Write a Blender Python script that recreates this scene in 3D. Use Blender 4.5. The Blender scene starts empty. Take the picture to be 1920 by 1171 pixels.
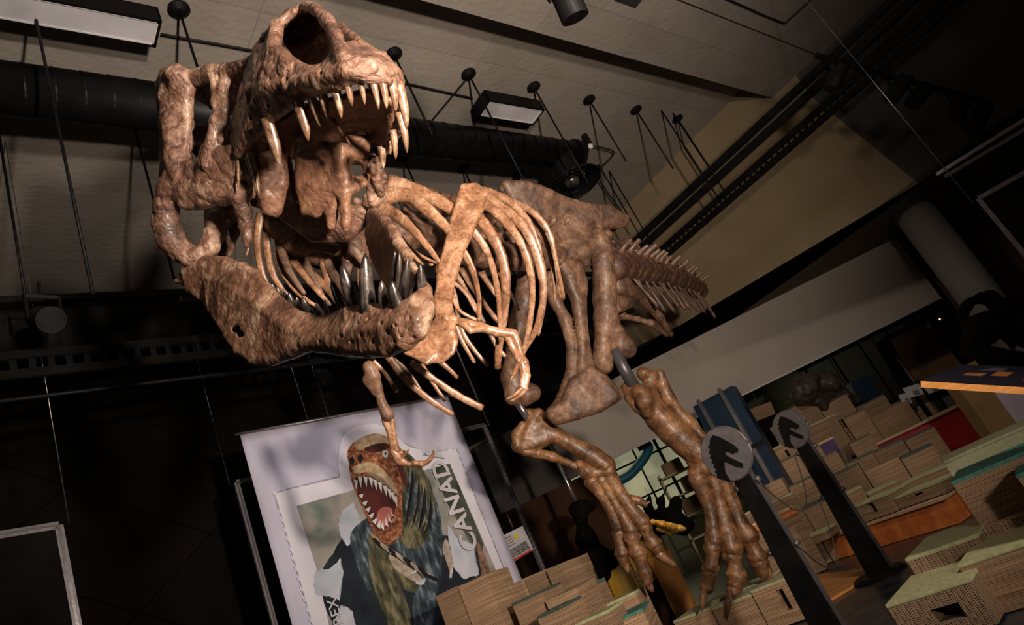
import bpy, bmesh, math, random
import numpy as np
from mathutils import Vector, Matrix
random.seed(7); rng = np.random.default_rng(5)
SC = bpy.context.scene; COL = SC.collection
# ------------------------------------------------------------ camera
FPX = 1280.0
CAM = np.array([0, 0, .85])
_sp = .366; _cp = (1-_sp*_sp)**.5; _st = -.397/_cp; _ct = (1-_st*_st)**.5
FW = np.array([0, _cp, _sp]); _ub = np.array([0, -_sp, _cp]); _x = np.array([1., 0, 0])
RT = _ct*_x+_st*_ub; UP = -_st*_x+_ct*_ub
cd = bpy.data.cameras.new('camera'); cam = bpy.data.objects.new('camera', cd); COL.objects.link(cam)
cd.lens = 24.0; cd.sensor_width = 36.0; cd.clip_start = .05; cd.clip_end = 200
mw = Matrix.Identity(4)
for i in range(3):
    mw[i][0] = RT[i]; mw[i][1] = UP[i]; mw[i][2] = -FW[i]; mw[i][3] = CAM[i]
cam.matrix_world = mw
SC.camera = cam
SC.view_settings.view_transform = 'Standard'; SC.view_settings.look = 'None'
SC.view_settings.gamma = 1; SC.view_settings.exposure = 0.0; SC.view_settings.use_curve_mapping = False
# ------------------------------------------------------------ world and lights
wd = bpy.data.worlds.new('world'); SC.world = wd; wd.use_nodes = True
wd.node_tree.nodes['Background'].inputs[0].default_value = (.62, .55, .60, 1)
wd.node_tree.nodes['Background'].inputs[1].default_value = .004
def spot(name, loc, target, power, color, size, blend, radius):
    l = bpy.data.lights.new(name, 'SPOT'); l.energy = power; l.color = color
    l.spot_size = math.radians(size); l.spot_blend = blend; l.shadow_soft_size = radius
    o = bpy.data.objects.new(name, l); COL.objects.link(o); o.location = loc
    o.rotation_euler = (Vector(target)-Vector(loc)).to_track_quat('-Z', 'Y').to_euler(); return o
def area(name, loc, target, power, color, sx, sy):
    l = bpy.data.lights.new(name, 'AREA'); l.energy = power; l.color = color; l.shape = 'RECTANGLE'; l.size = sx; l.size_y = sy
    o = bpy.data.objects.new(name, l); COL.objects.link(o); o.location = loc
    o.rotation_euler = (Vector(target)-Vector(loc)).to_track_quat('-Z', 'Y').to_euler(); return o
spot('key_spot', (1.57, -.2, 1.2), (.2, 4.3, 2.9), 1400, (1, .83, .68), 84, 1.0, .10)
spot('ceiling_wash', (1.57, -.25, 2.0), (-.3, 3.8, 6.2), 900, (1, .87, .76), 116, .9, .12)  # second spot near the key, added to brighten the ceiling
spot('fill_spot', (-2.2, -.6, 1.6), (-.8, 4.2, 2.9), 16, (1, .86, .76), 90, .9, .25)
spot('banner_spot', (-.2, 1.6, 4.6), (-1.9, 6.4, 1.9), 90, (.86, .82, 1), 42, .7, .12)
spot('block_spot', (2.2, .6, 3.2), (1.6, 4.4, .2), 330, (1, .84, .66), 70, .8, .1)
spot('terrace_spot', (1.6, 4.6, 5.0), (3.4, 8.6, .7), 190, (1, .86, .72), 70, .8, .15)
area('lab_ceiling_light', (1.2, 14.0, 2.75), (1.2, 14.0, 0), 12, (1, .8, .45), 3.5, 1.2)
# ------------------------------------------------------------ pixel geometry
def ray(px, py): return FW+(px-960)/FPX*RT+(585.5-py)/FPX*UP
def P(px, py, d): return CAM+d*ray(px, py)
def G(px, py, z): r = ray(px, py); return CAM+r*(z-CAM[2])/r[2]
def Wp(px, py, p0, n): r = ray(px, py); n = np.array(n); return CAM+r*np.dot(np.array(p0)-CAM, n)/np.dot(r, n)
def zat(x, y, py):
    lo_, hi_ = -1.0, 4.0
    for _ in range(40):
        m = (lo_+hi_)/2; q = np.array([x, y, m])-CAM; v = 585.5-FPX*(q@UP)/(q@FW)
        if v > py: lo_ = m
        else: hi_ = m
    return (lo_+hi_)/2
S2 = 2**-.5
BE = np.array([S2, S2, 0])      # direction of the ceiling beams
TR = np.array([-S2, S2, 0])     # direction of the tracks
# ------------------------------------------------------------ materials
MATS = {}
def newmat(name):
    m = bpy.data.materials.new(name); m.use_nodes = True; nt = m.node_tree
    return m, nt, nt.nodes['Principled BSDF']
def noise_mat(name, c1, c2, scale=5, rough=.7, bump=.2, bscale=None, detail=6, spec=.3, metal=0, dist=.01, coat=0, c3=None, stretch=None):
    m, nt, b = newmat(name); N = nt.nodes.new; L = nt.links.new
    tc = N('ShaderNodeTexCoord'); mp = N('ShaderNodeMapping'); L(tc.outputs['Object'], mp.inputs[0])
    if stretch: mp.inputs['Scale'].default_value = stretch
    n = N('ShaderNodeTexNoise'); n.inputs['Scale'].default_value = scale; n.inputs['Detail'].default_value = detail; L(mp.outputs[0], n.inputs['Vector'])
    r = N('ShaderNodeValToRGB'); r.color_ramp.elements[0].position = .35; r.color_ramp.elements[1].position = .65
    r.color_ramp.elements[0].color = (*c1, 1); r.color_ramp.elements[1].color = (*c2, 1)
    if c3: e = r.color_ramp.elements.new(.52); e.color = (*c3, 1)
    L(n.outputs[0], r.inputs[0]); L(r.outputs[0], b.inputs['Base Color'])
    b.inputs['Roughness'].default_value = rough; b.inputs['Metallic'].default_value = metal
    b.inputs['Specular IOR Level'].default_value = spec
    if coat: b.inputs['Coat Weight'].default_value = coat; b.inputs['Coat Roughness'].default_value = .25
    if bump:
        n2 = N('ShaderNodeTexNoise'); n2.inputs['Scale'].default_value = bscale or scale*6; n2.inputs['Detail'].default_value = 8; L(mp.outputs[0], n2.inputs['Vector'])
        bp = N('ShaderNodeBump'); bp.inputs['Strength'].default_value = bump; bp.inputs['Distance'].default_value = dist
        L(n2.outputs[0], bp.inputs['Height']); L(bp.outputs[0], b.inputs['Normal'])
    MATS[name] = m; return m
def emit_mat(name, col, st, scale=0):
    m, nt, b = newmat(name); b.inputs['Base Color'].default_value = (*col, 1)
    b.inputs['Emission Strength'].default_value = st; b.inputs['Emission Color'].default_value = (*col, 1)
    if scale:
        n = nt.nodes.new('ShaderNodeTexNoise'); n.inputs['Scale'].default_value = scale; n.inputs['Detail'].default_value = 4
        r = nt.nodes.new('ShaderNodeValToRGB'); r.color_ramp.elements[0].position = .38; r.color_ramp.elements[1].position = .66
        r.color_ramp.elements[0].color = (col[0]*.45, col[1]*.5, col[2]*.55, 1); r.color_ramp.elements[1].color = (*col, 1)
        nt.links.new(n.outputs[0], r.inputs[0]); nt.links.new(r.outputs[0], b.inputs['Emission Color'])
    MATS[name] = m; return m
# bone: noise colour, cracks, pits
def bone_mat(name, dark, mid, light, scale=7, rough=.42, bump=.5, pit=.35, dist=.012, coat=.25, crev=.2, spec=.5):
    m, nt, b = newmat(name); N = nt.nodes.new; L = nt.links.new
    tc = N('ShaderNodeTexCoord')
    n = N('ShaderNodeTexNoise'); n.inputs['Scale'].default_value = scale; n.inputs['Detail'].default_value = 7; n.inputs['Roughness'].default_value = .62; n.inputs['Distortion'].default_value = .8
    L(tc.outputs['Object'], n.inputs['Vector'])
    r = N('ShaderNodeValToRGB'); cr = r.color_ramp; cr.elements[0].position = .33; cr.elements[1].position = .68
    cr.elements[0].color = (*dark, 1); cr.elements[1].color = (*light, 1); e = cr.elements.new(.5); e.color = (*mid, 1)
    L(n.outputs[0], r.inputs[0])
    n2 = N('ShaderNodeTexNoise'); n2.inputs['Scale'].default_value = scale*7; n2.inputs['Detail'].default_value = 6; L(tc.outputs['Object'], n2.inputs['Vector'])
    mx = N('ShaderNodeMix'); mx.data_type = 'RGBA'; mx.blend_type = 'MULTIPLY'; mx.inputs[0].default_value = .55
    r2 = N('ShaderNodeValToRGB'); r2.color_ramp.elements[0].position = .36; r2.color_ramp.elements[0].color = (.35, .25, .2, 1); r2.color_ramp.elements[1].position = .56
    L(n2.outputs[0], r2.inputs[0]); L(r.outputs[0], mx.inputs[6]); L(r2.outputs[0], mx.inputs[7]); L(mx.outputs[2], b.inputs['Base Color'])
    v = N('ShaderNodeTexVoronoi'); v.inputs['Scale'].default_value = 24; L(tc.outputs['Object'], v.inputs['Vector'])
    vr = N('ShaderNodeValToRGB'); vr.color_ramp.elements[0].position = .0; vr.color_ramp.elements[1].position = .32; L(v.outputs['Distance'], vr.inputs[0])
    mm = N('ShaderNodeMath'); mm.operation = 'MULTIPLY'; mm.inputs[1].default_value = pit; L(vr.outputs[0], mm.inputs[0])
    n3 = N('ShaderNodeTexNoise'); n3.inputs['Scale'].default_value = 26; n3.inputs['Detail'].default_value = 9; n3.inputs['Roughness'].default_value = .66; n3.inputs['Distortion'].default_value = .6; L(tc.outputs['Object'], n3.inputs['Vector'])
    ad0 = N('ShaderNodeMath'); ad0.operation = 'ADD'; L(n3.outputs[0], ad0.inputs[0]); L(mm.outputs[0], ad0.inputs[1])
    rg = N('ShaderNodeTexNoise'); rg.inputs['Scale'].default_value = 9; rg.inputs['Detail'].default_value = 5; rg.inputs['Distortion'].default_value = 1.4; L(tc.outputs['Object'], rg.inputs['Vector'])
    g1 = N('ShaderNodeMath'); g1.operation = 'SUBTRACT'; g1.inputs[1].default_value = .5; L(rg.outputs[0], g1.inputs[0])
    g2 = N('ShaderNodeMath'); g2.operation = 'ABSOLUTE'; L(g1.outputs[0], g2.inputs[0])
    g3 = N('ShaderNodeMapRange'); g3.inputs[2].default_value = .07; L(g2.outputs[0], g3.inputs[0])
    ad = N('ShaderNodeMath'); ad.operation = 'MULTIPLY_ADD'; ad.inputs[1].default_value = crev; L(g3.outputs[0], ad.inputs[0]); L(ad0.outputs[0], ad.inputs[2])
    cm = N('ShaderNodeMix'); cm.data_type = 'RGBA'; cm.blend_type = 'MULTIPLY'; cm.inputs[0].default_value = min(1, crev*1.0)
    cv = N('ShaderNodeValToRGB'); cv.color_ramp.elements[0].color = (.30, .22, .2, 1); cv.color_ramp.elements[1].position = .8; L(g3.outputs[0], cv.inputs[0])
    L(mx.outputs[2], cm.inputs[6]); L(cv.outputs[0], cm.inputs[7]); L(cm.outputs[2], b.inputs['Base Color'])
    bp = N('ShaderNodeBump'); bp.inputs['Strength'].default_value = bump; bp.inputs['Distance'].default_value = dist
    L(ad.outputs[0], bp.inputs['Height']); L(bp.outputs[0], b.inputs['Normal'])
    rr = N('ShaderNodeMapRange'); rr.inputs[3].default_value = rough-.12; rr.inputs[4].default_value = rough+.2; L(n3.outputs[0], rr.inputs[0]); L(rr.outputs[0], b.inputs['Roughness'])
    b.inputs['Coat Weight'].default_value = coat; b.inputs['Coat Roughness'].default_value = .3; b.inputs['Specular IOR Level'].default_value = spec
    MATS[name] = m; return m
bone_mat('skull_bone', (.065, .031, .021), (.21, .108, .069), (.50, .34, .235), 6, .38, .9, .25, .010, .35, .35)
bone_mat('jaw_bone', (.07, .034, .021), (.22, .112, .067), (.50, .34, .23), 5, .40, .9, .3, .009, .3, .25)
bone_mat('palate_bone', (.12, .055, .03), (.24, .11, .06), (.34, .18, .10), 6, .55, .6, .3)  # browner bone, with shade from the upper teeth put into its colour
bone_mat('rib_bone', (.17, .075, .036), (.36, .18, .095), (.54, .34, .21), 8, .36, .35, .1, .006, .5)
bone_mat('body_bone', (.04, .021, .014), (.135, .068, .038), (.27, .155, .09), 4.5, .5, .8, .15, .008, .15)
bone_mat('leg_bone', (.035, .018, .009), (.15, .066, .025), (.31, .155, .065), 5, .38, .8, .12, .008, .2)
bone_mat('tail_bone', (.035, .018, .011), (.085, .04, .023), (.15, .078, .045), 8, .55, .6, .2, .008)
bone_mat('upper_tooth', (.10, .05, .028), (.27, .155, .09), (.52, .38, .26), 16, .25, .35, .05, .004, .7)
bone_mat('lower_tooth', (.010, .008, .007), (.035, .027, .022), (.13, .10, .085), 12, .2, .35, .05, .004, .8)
bone_mat('claw_bone', (.10, .05, .03), (.22, .11, .06), (.34, .2, .12), 14, .3, .4, .05, .004, .6)
bone_mat('black_fossil', (.002, .002, .002), (.005, .004, .004), (.010, .008, .007), 6, .9, .6, .3, .012, 0, .1, .05)
bone_mat('brown_fossil', (.02, .014, .01), (.045, .03, .02), (.09, .065, .045), 6, .7, .6, .3)
bone_mat('yellow_cast', (.35, .16, .03), (.7, .42, .08), (.9, .7, .25), 8, .5, .5, .2)
# ------------------------------------------------------------ objects
def mesh_obj(name, me, mat=None, parent=None, smooth=False):
    o = bpy.data.objects.new(name, me); COL.objects.link(o)
    if mat:
        for mm in (mat if isinstance(mat, (list, tuple)) else [mat]): me.materials.append(MATS[mm] if isinstance(mm, str) else mm)
    if smooth: me.polygons.foreach_set('use_smooth', [True]*len(me.polygons))
    if parent: o.parent = parent
    return o
def from_bm(name, bm, mat=None, parent=None, smooth=False):
    bmesh.ops.recalc_face_normals(bm, faces=bm.faces)
    me = bpy.data.meshes.new(name); bm.to_mesh(me); bm.free(); return mesh_obj(name, me, mat, parent, smooth)
def tag(o, label=None, cat=None, group=None, kind=None):
    if label: o['label'] = label
    if cat: o['category'] = cat
    if group: o['group'] = group
    if kind: o['kind'] = kind
    return o
def thing(name, label, cat, loc=(0, 0, 0), group=None):
    o = bpy.data.objects.new(name, None); COL.objects.link(o); o.location = loc; o.empty_display_size = .1
    bpy.context.view_layer.update()
    return tag(o, label, cat, group)
def put(o, t):       # parent o (built in world coordinates) to t without moving it
    t.matrix_basis  # noqa
    o.parent = t; o.matrix_parent_inverse = world(t).inverted(); return o
def world(o):
    m = o.matrix_basis.copy()
    if o.parent: m = world(o.parent) @ o.matrix_parent_inverse @ m
    return m
def struct(o): o['kind'] = 'structure'; return o
def add_box(bm, o, ex, ey, ez):     # corner and three edge vectors
    o, ex, ey, ez = [Vector(v) for v in (o, ex, ey, ez)]
    v = [bm.verts.new(o+a*ex+b*ey+c*ez) for c in (0, 1) for b in (0, 1) for a in (0, 1)]
    for f in ((0, 2, 3, 1), (4, 5, 7, 6), (0, 1, 5, 4), (2, 6, 7, 3), (0, 4, 6, 2), (1, 3, 7, 5)): bm.faces.new([v[i] for i in f])
def bar_bm(bm, a, b, wx, wy, upv=(0, 0, 1)):   # rectangular bar between two points
    a, b = Vector(a), Vector(b); t = (b-a).normalized(); s = t.cross(Vector(upv))
    if s.length < 1e-4: s = Vector((1, 0, 0))
    s.normalize(); u = s.cross(t)
    add_box(bm, a-s*wx/2-u*wy/2, s*wx, u*wy, b-a)
def tube_bm(bm, pts, rads, seg=8, caps=True, flat=None, groove=0):
    pts = [Vector(p) for p in pts]; n = len(pts)
    if not hasattr(rads, '__len__'): rads = [rads]*n
    ref = Vector((0, 0, 1)) if flat is None else Vector(flat)
    prev = None; rings = []
    for i, p in enumerate(pts):
        t = (pts[min(i+1, n-1)]-pts[max(i-1, 0)]).normalized()
        if prev is None:
            s = t.cross(ref)
            if s.length < .05: s = t.cross(Vector((1, .2, 0)))
        else: s = prev-t*prev.dot(t)
        s.normalize(); prev = s; u = t.cross(s); r = rads[i]
        rr = r if hasattr(r, '__len__') else (r, r)
        gr = [1-groove*(math.exp(-((math.cos(2*math.pi*k/seg)-.25)/.3)**2)) for k in range(seg)] if groove else [1]*seg
        rings.append([bm.verts.new(p+(s*math.cos(2*math.pi*k/seg)*rr[0]+u*math.sin(2*math.pi*k/seg)*rr[1])*gr[k]) for k in range(seg)])
    for a, b in zip(rings, rings[1:]):
        for k in range(seg): bm.faces.new((a[k], a[(k+1) % seg], b[(k+1) % seg], b[k]))
    if caps: bm.faces.new(rings[0][::-1]); bm.faces.new(rings[-1])
def tube(name, pts, r, mat, parent=None, seg=8, smooth=True):
    bm = bmesh.new(); tube_bm(bm, pts, r, seg); return from_bm(name, bm, mat, parent, smooth)
def spline(pts, k=6):
    pts = [np.array(p, float) for p in pts]
    if len(pts) < 3: return [pts[0]+(pts[-1]-pts[0])*i/k for i in range(k+1)]
    out = []
    for i in range(len(pts)-1):
        p0 = pts[max(i-1, 0)]; p1 = pts[i]; p2 = pts[i+1]; p3 = pts[min(i+2, len(pts)-1)]
        for j in range(k):
            t = j/k
            out.append(.5*((2*p1)+(-p0+p2)*t+(2*p0-5*p1+4*p2-p3)*t*t+(-p0+3*p1-3*p2+p3)*t**3))
    out.append(pts[-1]); return out
def slab(name, pts, nvec, th, mat, parent=None, bevel=0):     # planar polygon extruded by th along nvec
    bm = bmesh.new(); n = Vector(nvec)*th
    a = [bm.verts.new(Vector(p)) for p in pts]; b = [bm.verts.new(Vector(p)+n) for p in pts]
    bm.faces.new(a); bm.faces.new(b[::-1])
    for i in range(len(a)): bm.faces.new((a[i], b[i], b[(i+1) % len(a)], a[(i+1) % len(a)]))
    if bevel: bmesh.ops.bevel(bm, geom=bm.edges[:], offset=bevel, segments=2, affect='EDGES')
    return from_bm(name, bm, mat, parent)
# ------------------------------------------------------------ distance fields (sphere meshes) and surface nets
def q4(t): x, y, d, r = t; return np.append(P(x, y, d), r*d/FPX)
def chain(*ts): v = [q4(t) for t in ts]; return [('s', a, b) for a, b in zip(v, v[1:])]
def wchain(*vs): v = [np.array(t, float) for t in vs]; return [('s', a, b) for a, b in zip(v, v[1:])]
def strip(A, B):
    A = [q4(t) for t in A]; B = [q4(t) for t in B]; out = []; i = j = 0
    while i < len(A)-1 or j < len(B)-1:
        if j == len(B)-1 or (i < len(A)-1 and (i+1)/len(A) <= (j+1)/len(B)): out.append(('t', A[i], A[i+1], B[j])); i += 1
        else: out.append(('t', A[i], B[j], B[j+1])); j += 1
    return out
def fan(c, *ts):
    c = q4(c); v = [q4(t) for t in ts]; return [('t', c, a, b) for a, b in zip(v, v[1:])]
def tri(a, b, c): return [('t', q4(a), q4(b), q4(c))]
def seg_d(X, Y, Z, a, b):
    ab = b[:3]-a[:3]; L = max(float(ab@ab), 1e-12)
    t = ((X-a[0])*ab[0]+(Y-a[1])*ab[1]+(Z-a[2])*ab[2])/L; t = np.clip(t, 0, 1)
    return np.sqrt((X-a[0]-t*ab[0])**2+(Y-a[1]-t*ab[1])**2+(Z-a[2]-t*ab[2])**2)-(a[3]+t*(b[3]-a[3]))
def tri_d(X, Y, Z, a, b, c):
    d = np.minimum(np.minimum(seg_d(X, Y, Z, a, b), seg_d(X, Y, Z, b, c)), seg_d(X, Y, Z, c, a))
    e0 = b[:3]-a[:3]; e1 = c[:3]-a[:3]; n = np.cross(e0, e1); nn = n@n
    if nn < 1e-12: return d
    px, py, pz = X-a[0], Y-a[1], Z-a[2]
    h = (px*n[0]+py*n[1]+pz*n[2])/math.sqrt(nn)
    d00 = e0@e0; d01 = e0@e1; d11 = e1@e1; den = d00*d11-d01*d01
    d20 = px*e0[0]+py*e0[1]+pz*e0[2]; d21 = px*e1[0]+py*e1[1]+pz*e1[2]
    v = (d11*d20-d01*d21)/den; w = (d00*d21-d01*d20)/den
    ins = (v >= 0) & (w >= 0) & (v+w <= 1)
    dd = np.abs(h)-(a[3]+v*(b[3]-a[3])+w*(c[3]-a[3]))
    return np.where(ins, np.minimum(d, dd), d)
def vnoise(lo, n, h, cell, seed):
    r = np.random.default_rng(seed); idx = []
    for k in range(3):
        x = (lo[k]+np.arange(n[k])*h)/cell; x = x-math.floor(x[0]); i = np.floor(x).astype(int); f = x-i; idx.append((i, (f*f*(3-2*f)).astype(np.float32)))
    T = r.uniform(-1, 1, [int(i[0].max())+2 for i in idx]).astype(np.float32)
    i, f = idx[0]; T = T[i]*(1-f)[:, None, None]+T[i+1]*f[:, None, None]
    i, f = idx[1]; T = T[:, i]*(1-f)[None, :, None]+T[:, i+1]*f[None, :, None]
    i, f = idx[2]; return T[:, :, i]*(1-f)+T[:, :, i+1]*f
def sdf_mesh(name, prims, h=.01, k=.02, noise=((.09, .006), (.035, .003)), cuts=(), kc=.01, seed=1):
    allp = np.array([v for p in prims for v in p[1:]])
    lo = (allp[:, :3]-allp[:, 3:]).min(0)-4*h-.01; hi = (allp[:, :3]+allp[:, 3:]).max(0)+4*h+.01
    n = np.ceil((hi-lo)/h).astype(int)+1
    ax = [(lo[i]+np.arange(n[i])*h).astype(np.float32) for i in range(3)]
    Fd = np.full(n, 1e3, np.float32)
    def sub(p, m):
        v = np.array(p[1:]); a = (v[:, :3]-v[:, 3:]).min(0)-m; b = (v[:, :3]+v[:, 3:]).max(0)+m
        i0 = np.maximum(np.floor((a-lo)/h).astype(int), 0); i1 = np.minimum(np.ceil((b-lo)/h).astype(int)+1, n)
        if (i1 <= i0).any(): return None, None
        s = tuple(slice(i0[j], i1[j]) for j in range(3))
        X, Y, Z = ax[0][s[0]][:, None, None], ax[1][s[1]][None, :, None], ax[2][s[2]][None, None, :]
        return s, (seg_d if p[0] == 's' else tri_d)(X, Y, Z, *p[1:])
    for p in prims:
        s, d = sub(p, k+3*h)
        if s is None: continue
        a = Fd[s]; kk = k if p[0] == 's' else min(k, .005); t = np.clip(.5+.5*(d-a)/kk, 0, 1); Fd[s] = d+(a-d)*t-kk*t*(1-t)
        Fd[s] = np.where(a > 100, d, Fd[s])
    for i, nz in enumerate(noise):
        v = vnoise(lo, n, h, nz[0], seed*10+i)
        Fd += (np.exp(-(v/.16)**2)-.25)*nz[1] if len(nz) > 2 else v*nz[1]
    for p in cuts:
        s, d = sub(p, kc+3*h)
        if s is None: continue
        a = Fd[s]; d = -d; t = np.clip(.5-.5*(d-a)/kc, 0, 1); Fd[s] = d+(a-d)*t+kc*t*(1-t)
    V, Q = surfnet(Fd, lo, h)
    me = bpy.data.meshes.new(name); me.vertices.add(len(V)); me.vertices.foreach_set('co', V.astype(np.float32).ravel())
    me.loops.add(len(Q)*4); me.loops.foreach_set('vertex_index', Q.astype(np.int32).ravel())
    me.polygons.add(len(Q)); me.polygons.foreach_set('loop_start', np.arange(0, len(Q)*4, 4, dtype=np.int32))
    me.update(calc_edges=True); me.polygons.foreach_set('use_smooth', np.ones(len(Q), bool)); me.update()
    return me
def surfnet(Fd, lo, h):
    I = Fd < 0; s = np.array(I.shape)
    cnt = np.zeros(s-1, np.int8)
    for a in (0, 1):
        for b in (0, 1):
            for c in (0, 1): cnt += I[a:s[0]-1+a, b:s[1]-1+b, c:s[2]-1+c]
    act = (cnt > 0) & (cnt < 8); ids = np.full(act.shape, -1, np.int64); C = np.argwhere(act); ids[act] = np.arange(len(C))
    acc = np.zeros((len(C), 3)); num = np.zeros(len(C))
    cor = [(a, b, c) for a in (0, 1) for b in (0, 1) for c in (0, 1)]
    for u in cor:
        for k in range(3):
            if u[k] == 0:
                w = list(u); w[k] = 1
                f0 = Fd[C[:, 0]+u[0], C[:, 1]+u[1], C[:, 2]+u[2]]; f1 = Fd[C[:, 0]+w[0], C[:, 1]+w[1], C[:, 2]+w[2]]
                m = (f0 < 0) != (f1 < 0); t = np.where(m, f0/(f0-f1+1e-12*(f0 == f1)), 0)
                pt = np.tile(np.array(u, float), (len(C), 1)); pt[:, k] += t
                acc += pt*m[:, None]; num += m
    V = lo+(C+acc/num[:, None])*h
    Q = []
    for k in range(3):
        a1, a2 = (k+1) % 3, (k+2) % 3
        sl0 = [slice(None)]*3; sl1 = [slice(None)]*3; sl0[k] = slice(0, s[k]-1); sl1[k] = slice(1, s[k])
        for z in (sl0, sl1): z[a1] = slice(1, s[a1]-1); z[a2] = slice(1, s[a2]-1)
        e0 = I[tuple(sl0)]; e1 = I[tuple(sl1)]
        for flip, M in ((False, e0 & ~e1), (True, ~e0 & e1)):
            E = np.argwhere(M)
            if not len(E): continue
            E[:, a1] += 1; E[:, a2] += 1
            def g(x, y):
                c = E.copy(); c[:, a1] += x; c[:, a2] += y; return ids[c[:, 0], c[:, 1], c[:, 2]]
            q = np.stack([g(-1, -1), g(0, -1), g(0, 0), g(-1, 0)], 1)
            Q.append(q[:, ::-1] if flip else q)
    return V, np.concatenate(Q)
def sdf_obj(name, prims, mat, parent=None, label=None, **kw):
    o = mesh_obj(name, sdf_mesh(name, prims, **kw), mat)
    if parent: put(o, parent)
    if label: o['label'] = label
    return o
# ------------------------------------------------------------ more materials
noise_mat('black_metal', (.003, .003, .0035), (.006, .0055, .0055), 9, .5, .05, spec=.16)
noise_mat('duct_black', (.004, .004, .0045), (.007, .0065, .007), 6, .45, .05, spec=.2)
noise_mat('matt_black', (.005, .004, .004), (.009, .008, .007), 3, .9, .1, spec=.1)
noise_mat('cord_black', (.006, .006, .006), (.012, .012, .012), 9, .6, 0)
noise_mat('tan_paint', (.27, .205, .12), (.31, .235, .14), 2, .8, .06)
noise_mat('soffit_paint', (.10, .08, .05), (.13, .10, .065), 2, .85, .05)
noise_mat('white_paint', (.37, .32, .28), (.41, .36, .31), 1.5, .8, .05)
noise_mat('grille', (.05, .045, .04), (.07, .062, .055), 90, .8, .2)
noise_mat('brown_paint', (.045, .018, .01), (.06, .024, .014), 2, .7, .05)
noise_mat('aluminium', (.16, .15, .17), (.22, .21, .23), 20, .4, .05, metal=.6)
noise_mat('sign_grey', (.07, .065, .07), (.10, .09, .10), 12, .4, .1, metal=.5)
noise_mat('steel', (.32, .29, .28), (.42, .39, .37), 14, .25, .05, metal=.9)
noise_mat('diffuser', (.50, .48, .50), (.62, .60, .62), 3, .5, 0)
noise_mat('white_trim', (.6, .58, .6), (.7, .68, .7), 3, .4, 0)
noise_mat('lining_green', (.33, .34, .19), (.46, .46, .28), 26, .6, .15, c3=(.40, .405, .235))
noise_mat('lining_teal', (.035, .13, .11), (.07, .22, .18), 30, .6, .15)
noise_mat('lining_dark', (.04, .065, .055), (.07, .10, .085), 30, .6, .1)
noise_mat('lining_grey', (.20, .21, .13), (.26, .27, .17), 40, .7, .1)
noise_mat('orange_panel', (.55, .14, .035), (.78, .25, .07), 9, .5, .08)
noise_mat('red_panel', (.33, .018, .022), (.42, .03, .035), 3, .5, .04)
noise_mat('purple_panel', (.06, .025, .12), (.08, .035, .16), 3, .5, .04)
noise_mat('birch_edge', (.50, .32, .19), (.62, .42, .27), 12, .5, .05, stretch=(1, 1, 12))
noise_mat('blue_panel', (.001, .013, .033), (.002, .018, .042), 3, .4, .03)
noise_mat('navy_panel', (.004, .0035, .008), (.007, .006, .013), 4, .4, .03)
noise_mat('orange_wood', (.45, .19, .05), (.60, .28, .09), 10, .5, .1, stretch=(1, 1, 20))
noise_mat('lilac_paint', (.19, .17, .22), (.24, .21, .27), 5, .6, .05)
noise_mat('yellow_panel', (.42, .24, .02), (.55, .33, .035), 5, .4, .05)
noise_mat('dark_wood', (.035, .015, .008), (.045, .02, .01), 6, .8, .1, spec=.1, stretch=(8, 8, 1))
noise_mat('lab_wall', (.11, .12, .09), (.145, .155, .12), 2, .8, .05)
noise_mat('door_tan', (.17, .10, .04), (.22, .13, .06), 4, .6, .05)
noise_mat('pipe_blue', (.01, .10, .17), (.015, .14, .22), 5, .4, .05)
noise_mat('carton', (.22, .14, .08), (.28, .18, .10), 5, .8, .05)
noise_mat('paper_white', (.5, .48, .5), (.58, .56, .58), 5, .7, 0)
noise_mat('shelf_cream', (.45, .38, .2), (.52, .45, .26), 5, .6, 0)
emit_mat('window_sky', (.62, .60, .36), .42, 1.3)
emit_mat('tube_light', (1, .72, .38), 2.2)
emit_mat('tiny_lamp', (1, .5, .2), 3.0)
def floor_mat():
    m, nt, b = newmat('floor_tile'); N = nt.nodes.new; L = nt.links.new
    tc = N('ShaderNodeTexCoord'); mp = N('ShaderNodeMapping'); mp.inputs['Rotation'].default_value = (0, 0, math.radians(38)); L(tc.outputs['Object'], mp.inputs[0])
    br = N('ShaderNodeTexBrick'); br.inputs['Scale'].default_value = 1.0; br.offset = 0; br.inputs['Brick Width'].default_value = .6; br.inputs['Row Height'].default_value = .6; br.inputs['Mortar Size'].default_value = .003
    br.inputs['Color1'].default_value = (.020, .030, .042, 1); br.inputs['Color2'].default_value = (.030, .030, .036, 1); br.inputs['Mortar'].default_value = (.10, .07, .05, 1)
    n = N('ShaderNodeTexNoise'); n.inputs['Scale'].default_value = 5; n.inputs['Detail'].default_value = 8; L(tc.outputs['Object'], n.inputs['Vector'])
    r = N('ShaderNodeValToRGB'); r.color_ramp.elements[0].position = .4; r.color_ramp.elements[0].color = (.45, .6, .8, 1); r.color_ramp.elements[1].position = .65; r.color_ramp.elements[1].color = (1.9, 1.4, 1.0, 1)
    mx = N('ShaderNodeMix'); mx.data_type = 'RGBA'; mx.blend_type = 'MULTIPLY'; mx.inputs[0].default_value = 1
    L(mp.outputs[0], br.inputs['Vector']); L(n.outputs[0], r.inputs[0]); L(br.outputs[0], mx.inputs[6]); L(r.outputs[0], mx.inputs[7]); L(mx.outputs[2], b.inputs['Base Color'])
    b.inputs['Roughness'].default_value = .3
    n2 = N('ShaderNodeTexNoise'); n2.inputs['Scale'].default_value = 22; n2.inputs['Detail'].default_value = 6; L(tc.outputs['Object'], n2.inputs['Vector'])
    bp = N('ShaderNodeBump'); bp.inputs['Strength'].default_value = .25; bp.inputs['Distance'].default_value = .01; L(n2.outputs[0], bp.inputs['Height']); L(bp.outputs[0], b.inputs['Normal'])
    MATS['floor_tile'] = m
floor_mat()
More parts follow.
